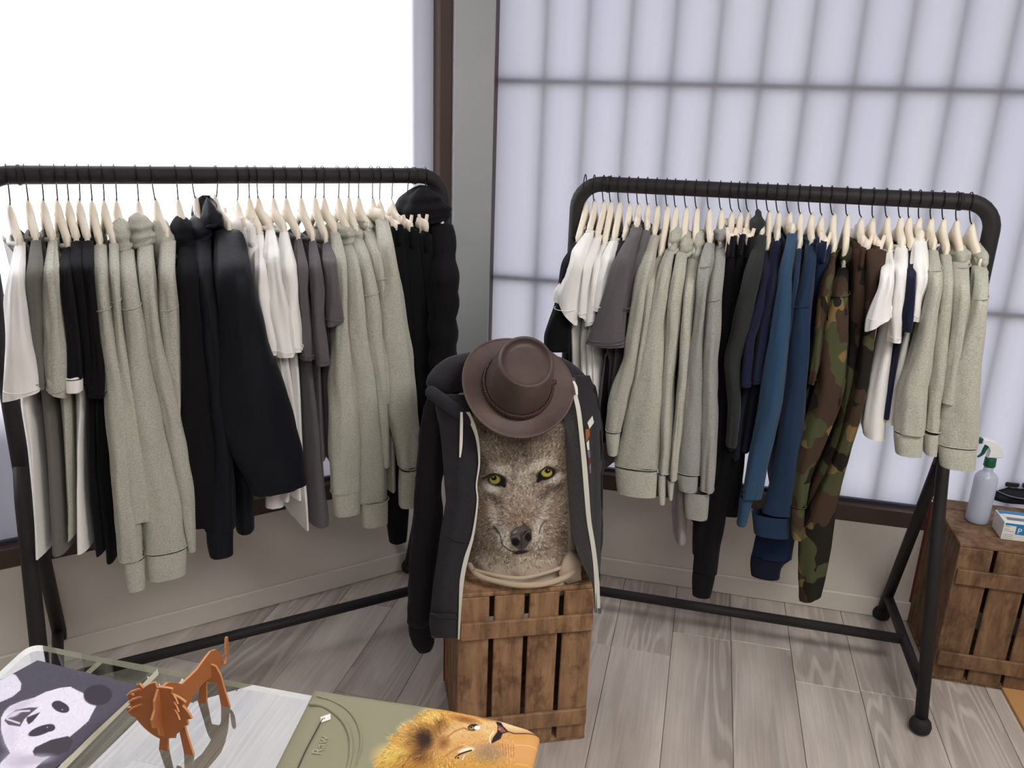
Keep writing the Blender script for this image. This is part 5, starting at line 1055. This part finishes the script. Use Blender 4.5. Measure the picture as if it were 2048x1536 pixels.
le_(1650, 680, 190, 150, (222, 176, 124), 0, .5, .9); le_(1420, 460, 90, 90, (236, 204, 158), 0, .5, .8); le_(1420, 720, 140, 90, (160, 140, 122), 0, .6, .7); le_(1180, 380, 120, 30, (150, 100, 56), 12, .6, .7); le_(1420, 360, 90, 20, (170, 118, 66), 8, .6, .6)
cl.fur(12000, 16, lambda x, y: np.arctan2(y-lq(0, 560)[1], x-lq(1500, 0)[0])+PI, .20, mreg*(cl.X > lq(900, 0)[0]), .4, 3)
for k in range(9): ll([(1560+k*28, 620+k*6), (1570+k*26, 740+k*8)], 7, (176, 116, 72), 2, .6)
le_(1262, 458, 56, 32, (52, 42, 38), -8, .15); le_(1300, 462, 34, 22, (240, 240, 244), -10, .2); le_(1244, 466, 24, 17, (196, 170, 120), 0, .2); le_(1240, 462, 10, 9, (20, 18, 18), 0, .2); ll([(1170, 470), (1215, 490), (1270, 492)], 9, (140, 98, 60))
le_(1190, 700, 80, 26, (240, 232, 216), -14, .3); ll([(1080, 775), (1130, 738), (1240, 700)], 16, (48, 38, 36)); le_(1110, 778, 24, 20, (206, 178, 120), 0, .2); le_(1106, 778, 10, 9, (30, 26, 24), 0, .2); ll([(1150, 800), (1170, 750)], 9, (240, 232, 220))
cl.poly([lq(*p) for p in [(1490, 383), (1545, 395), (1565, 440), (1622, 497), (1560, 520), (1540, 570), (1480, 605), (1438, 627), (1462, 560), (1505, 500), (1508, 440)]], (62, 48, 52), 3)
cl.poly([lq(*p) for p in [(1512, 430), (1550, 445), (1600, 495), (1555, 508), (1512, 480)]], (158, 104, 106), 2); le_(1530, 470, 14, 10, (196, 160, 160), 0, .4, .8)
le_(960, 620, 50, 60, (150, 104, 62), 20, .6, .7); ll([(1000, 560), (1080, 500), (1160, 470)], 14, (170, 120, 72), 4, .7); ll([(980, 760), (1060, 700), (1150, 660)], 16, (176, 124, 78), 4, .6)
ll([(1615, 497), (1720, 518), (1790, 490), (1870, 478)], 9, (56, 44, 44)); ll([(1720, 520), (1775, 560), (1800, 640), (1835, 720), (1842, 800)], 10, (50, 40, 40)); ll([(1440, 620), (1430, 560), (1470, 500)], 10, (248, 240, 226)); 
cl.poly([lq(*p) for p in [(1730, 525), (1800, 492), (1900, 470), (1990, 480), (1960, 1000), (1850, 1000), (1842, 760), (1800, 620)]], (186, 192, 194), 3); ll([(1775, 560), (1800, 640), (1835, 720), (1842, 800)], 10, (50, 40, 40))
cl.fur(2500, 7, lambda x, y: np.full(len(x), 1.8), .35, (cl.X > lq(1790, 0)[0]).astype(float)*(cl.Y > lq(0, 500)[1]), .4)
kt = empty('lion_t_shirt', onz(850, 1500, zr), 'khaki t-shirt printed with a golden lion face, folded on the right glass table', 't-shirt')
cl.a = np.where(mreg[..., None] > .05, 255*(np.clip(cl.a, 0, 255)/255)**1.28, cl.a)
flat_tee('printed_body', '', [(628, 1386), (760, 1406), (900, 1427), (1000, 1448), (1055, 1465), (1080, 1480)], [(470, 1700), (1010, 1790)], zr, 460, 330, .014, 'lion', cl, lambda x, y: ((x-700+150)*3, (y-1380+40)*3), 1.0, kt, .002)
zk = zr+.0150
def ktube(pts, r, name, mt): mesh(name, *tube(smoothpath([onz(x, y, zk+.0008) for x, y in pts], 6), r, 8), mt, kt)
ktube([(634, 1392), (665, 1402), (695, 1420), (714, 1446), (722, 1480), (716, 1515), (700, 1560)], .0012, 'collar_seam', 'khaki')
ktube([(618, 1407), (648, 1413), (676, 1432), (694, 1455), (702, 1485), (700, 1520), (690, 1560)], .0030, 'collar_edge', 'khaki')
ktube([(645, 1438), (628, 1470), (612, 1500), (594, 1540), (580, 1570)], .0010, 'neck_seam', 'seam')
q = [onz(x, y, zk+.0012) for x, y in [(641, 1434), (661, 1427), (661, 1438), (641, 1445)]]
mesh('size_label', q+[p-ZV*.001 for p in q], [(0, 1, 2, 3), (7, 6, 5, 4), (0, 4, 5, 1), (1, 5, 6, 2), (2, 6, 7, 3), (3, 7, 4, 0)], 'cardwhite', kt, False)
a, b_ = onz(643, 1442, zk), onz(659, 1436, zk); ex = (b_-a)/np.linalg.norm(b_-a); text('XS', 'size_print', a+ZV*.0016, ex, np.cross(ZV, ex), .006, 'ink', kt, ext=.0001)
M['khaki_light'] = plain('pale_khaki_print', (164, 161, 138), .8)
a, b_ = onz(642, 1511, zk), onz(660, 1470, zk); ex = (b_-a)/np.linalg.norm(b_-a); text('Raw', 'neck_print', a+ZV*.0006, ex, np.cross(ZV, ex), .023, 'khaki_light', kt, ext=.0003)

# ------------------------------------------------------------------ slotted wooden lion
f1, f2 = onz(325, 1500, zr), onz(382, 1506, zr); r1, r2 = onz(400, 1411, zr), onz(457, 1405, zr)
fm, rm_ = (f1+f2)/2, (r1+r2)/2; ax = (fm-rm_); ax[2] = 0; Lb = np.linalg.norm(ax); ax /= Lb; lat = np.cross(ZV, ax)
ln = empty('lion_figure', (fm+rm_)/2, 'orange-brown slotted board lion figure standing on the right glass table', 'figurine')
def board(name, pts, o, ex, ey, th, par):
    pts = [(a*KL, b_*KL) for a, b_ in pts]; th = th*KL
    nrm = np.cross(ex, ey); n = len(pts); v = [o+ex*a+ey*b_+nrm*s_*th/2 for s_ in (-1, 1) for a, b_ in pts]
    f = [tuple(range(n-1, -1, -1)), tuple(range(n, 2*n))]+[(i, (i+1) % n, (i+1) % n+n, i+n) for i in range(n)]
    return mesh(name, v, f, None, par, False, mats=['orange', 'orange_edge'], fmat=[0, 0]+[1]*n)
TH = .0050; KL = .778
def legpiece(name, o, w_foot, hgt, top):
    h = w_foot/2; pts = [(-h-.008, 0), (-h+.012, 0), (-h+.016, .045), (-.012, hgt*.55), (.012, hgt*.55), (h-.016, .045), (h-.012, 0), (h+.008, 0), (h-.002, .05), (h*.78, hgt*.75), (h*.45, hgt*.96), (0, hgt), (-h*.45, hgt*.96), (-h*.78, hgt*.75), (-h+.002, .05)]
    board(name, pts, o, lat, ZV, TH, ln)
wf = np.linalg.norm(f2-f1); wr_ = np.linalg.norm(r2-r1)
legpiece('front_legs', fm, wf/KL, .118, 0); legpiece('rear_legs', rm_, wr_/KL, .104, 0)
body = [(-.046, .078), (-.040, .100), (-.022, .124), (-.003, .133), (.02, .131), (.05, .127), (.073, .129), (.105, .133), (.122, .150), (.145, .168), (.176, .176), (.190, .160), (.192, .142), (.204, .128), (.202, .108), (.188, .096), (.186, .078), (.166, .054), (.143, .034), (.132, .05), (.120, .062), (.095, .070), (.06, .082), (.030, .080), (.0, .072), (-.025, .066)]
board('body_board', body, rm_, ax, ZV, TH, ln)
tail = []
tc = [(-.036, .085), (-.048, .066), (-.057, .064), (-.064, .080), (-.067, .104), (-.069, .122)]
P = smoothpath([(a, b_, 0) for a, b_ in tc], 5)[:, :2]; up_, dn_ = [], []
for i, p in enumerate(P):
    t = P[min(i+1, len(P)-1)]-P[max(i-1, 0)]; t /= np.linalg.norm(t)+1e-9; n2 = np.array([-t[1], t[0]]); ww = .0020+(.0030*math.sin(min(1, max(0, (i-14)/11))*PI)+.0008*(i % 2) if i > 14 else 0); up_.append(tuple(p+n2*ww)); dn_.append(tuple(p-n2*ww))
board('tail', up_+dn_[::-1], rm_, ax, ZV, TH, ln)
mane_pts = []
NM = 120
for k in range(NM):
    a = 2*PI*k/NM+PI/2; up = math.sin(a); rx = .060 if up > 0 else .060*(1-.30*up*up); rz = .062 if up > 0 else .064
    tooth = ((k % 10)/10.); jag = .013*(1-tooth) if up > -.30 else 0.; jag -= .004
    mane_pts.append((math.cos(a)*(rx+jag), .118+up*(rz+jag)))
board('mane_board', mane_pts, fm+ax*.030*KL+lat*-.004, lat, ZV, TH, ln)
for sd in (-1, 1):                                            # curled locks slotted through the mane
    for z_ in (.150, .168, .132): board('mane_lock', [(-.012, -.002), (.0, .003), (.014, .001), (.022, -.006), (.013, -.003), (.0, -.001), (-.012, -.006)], fm+ax*(.034*KL)+lat*(sd*.036-.004)*KL+ZV*z_*KL, ax*.6+lat*sd*.8, ZV, .003, ln)
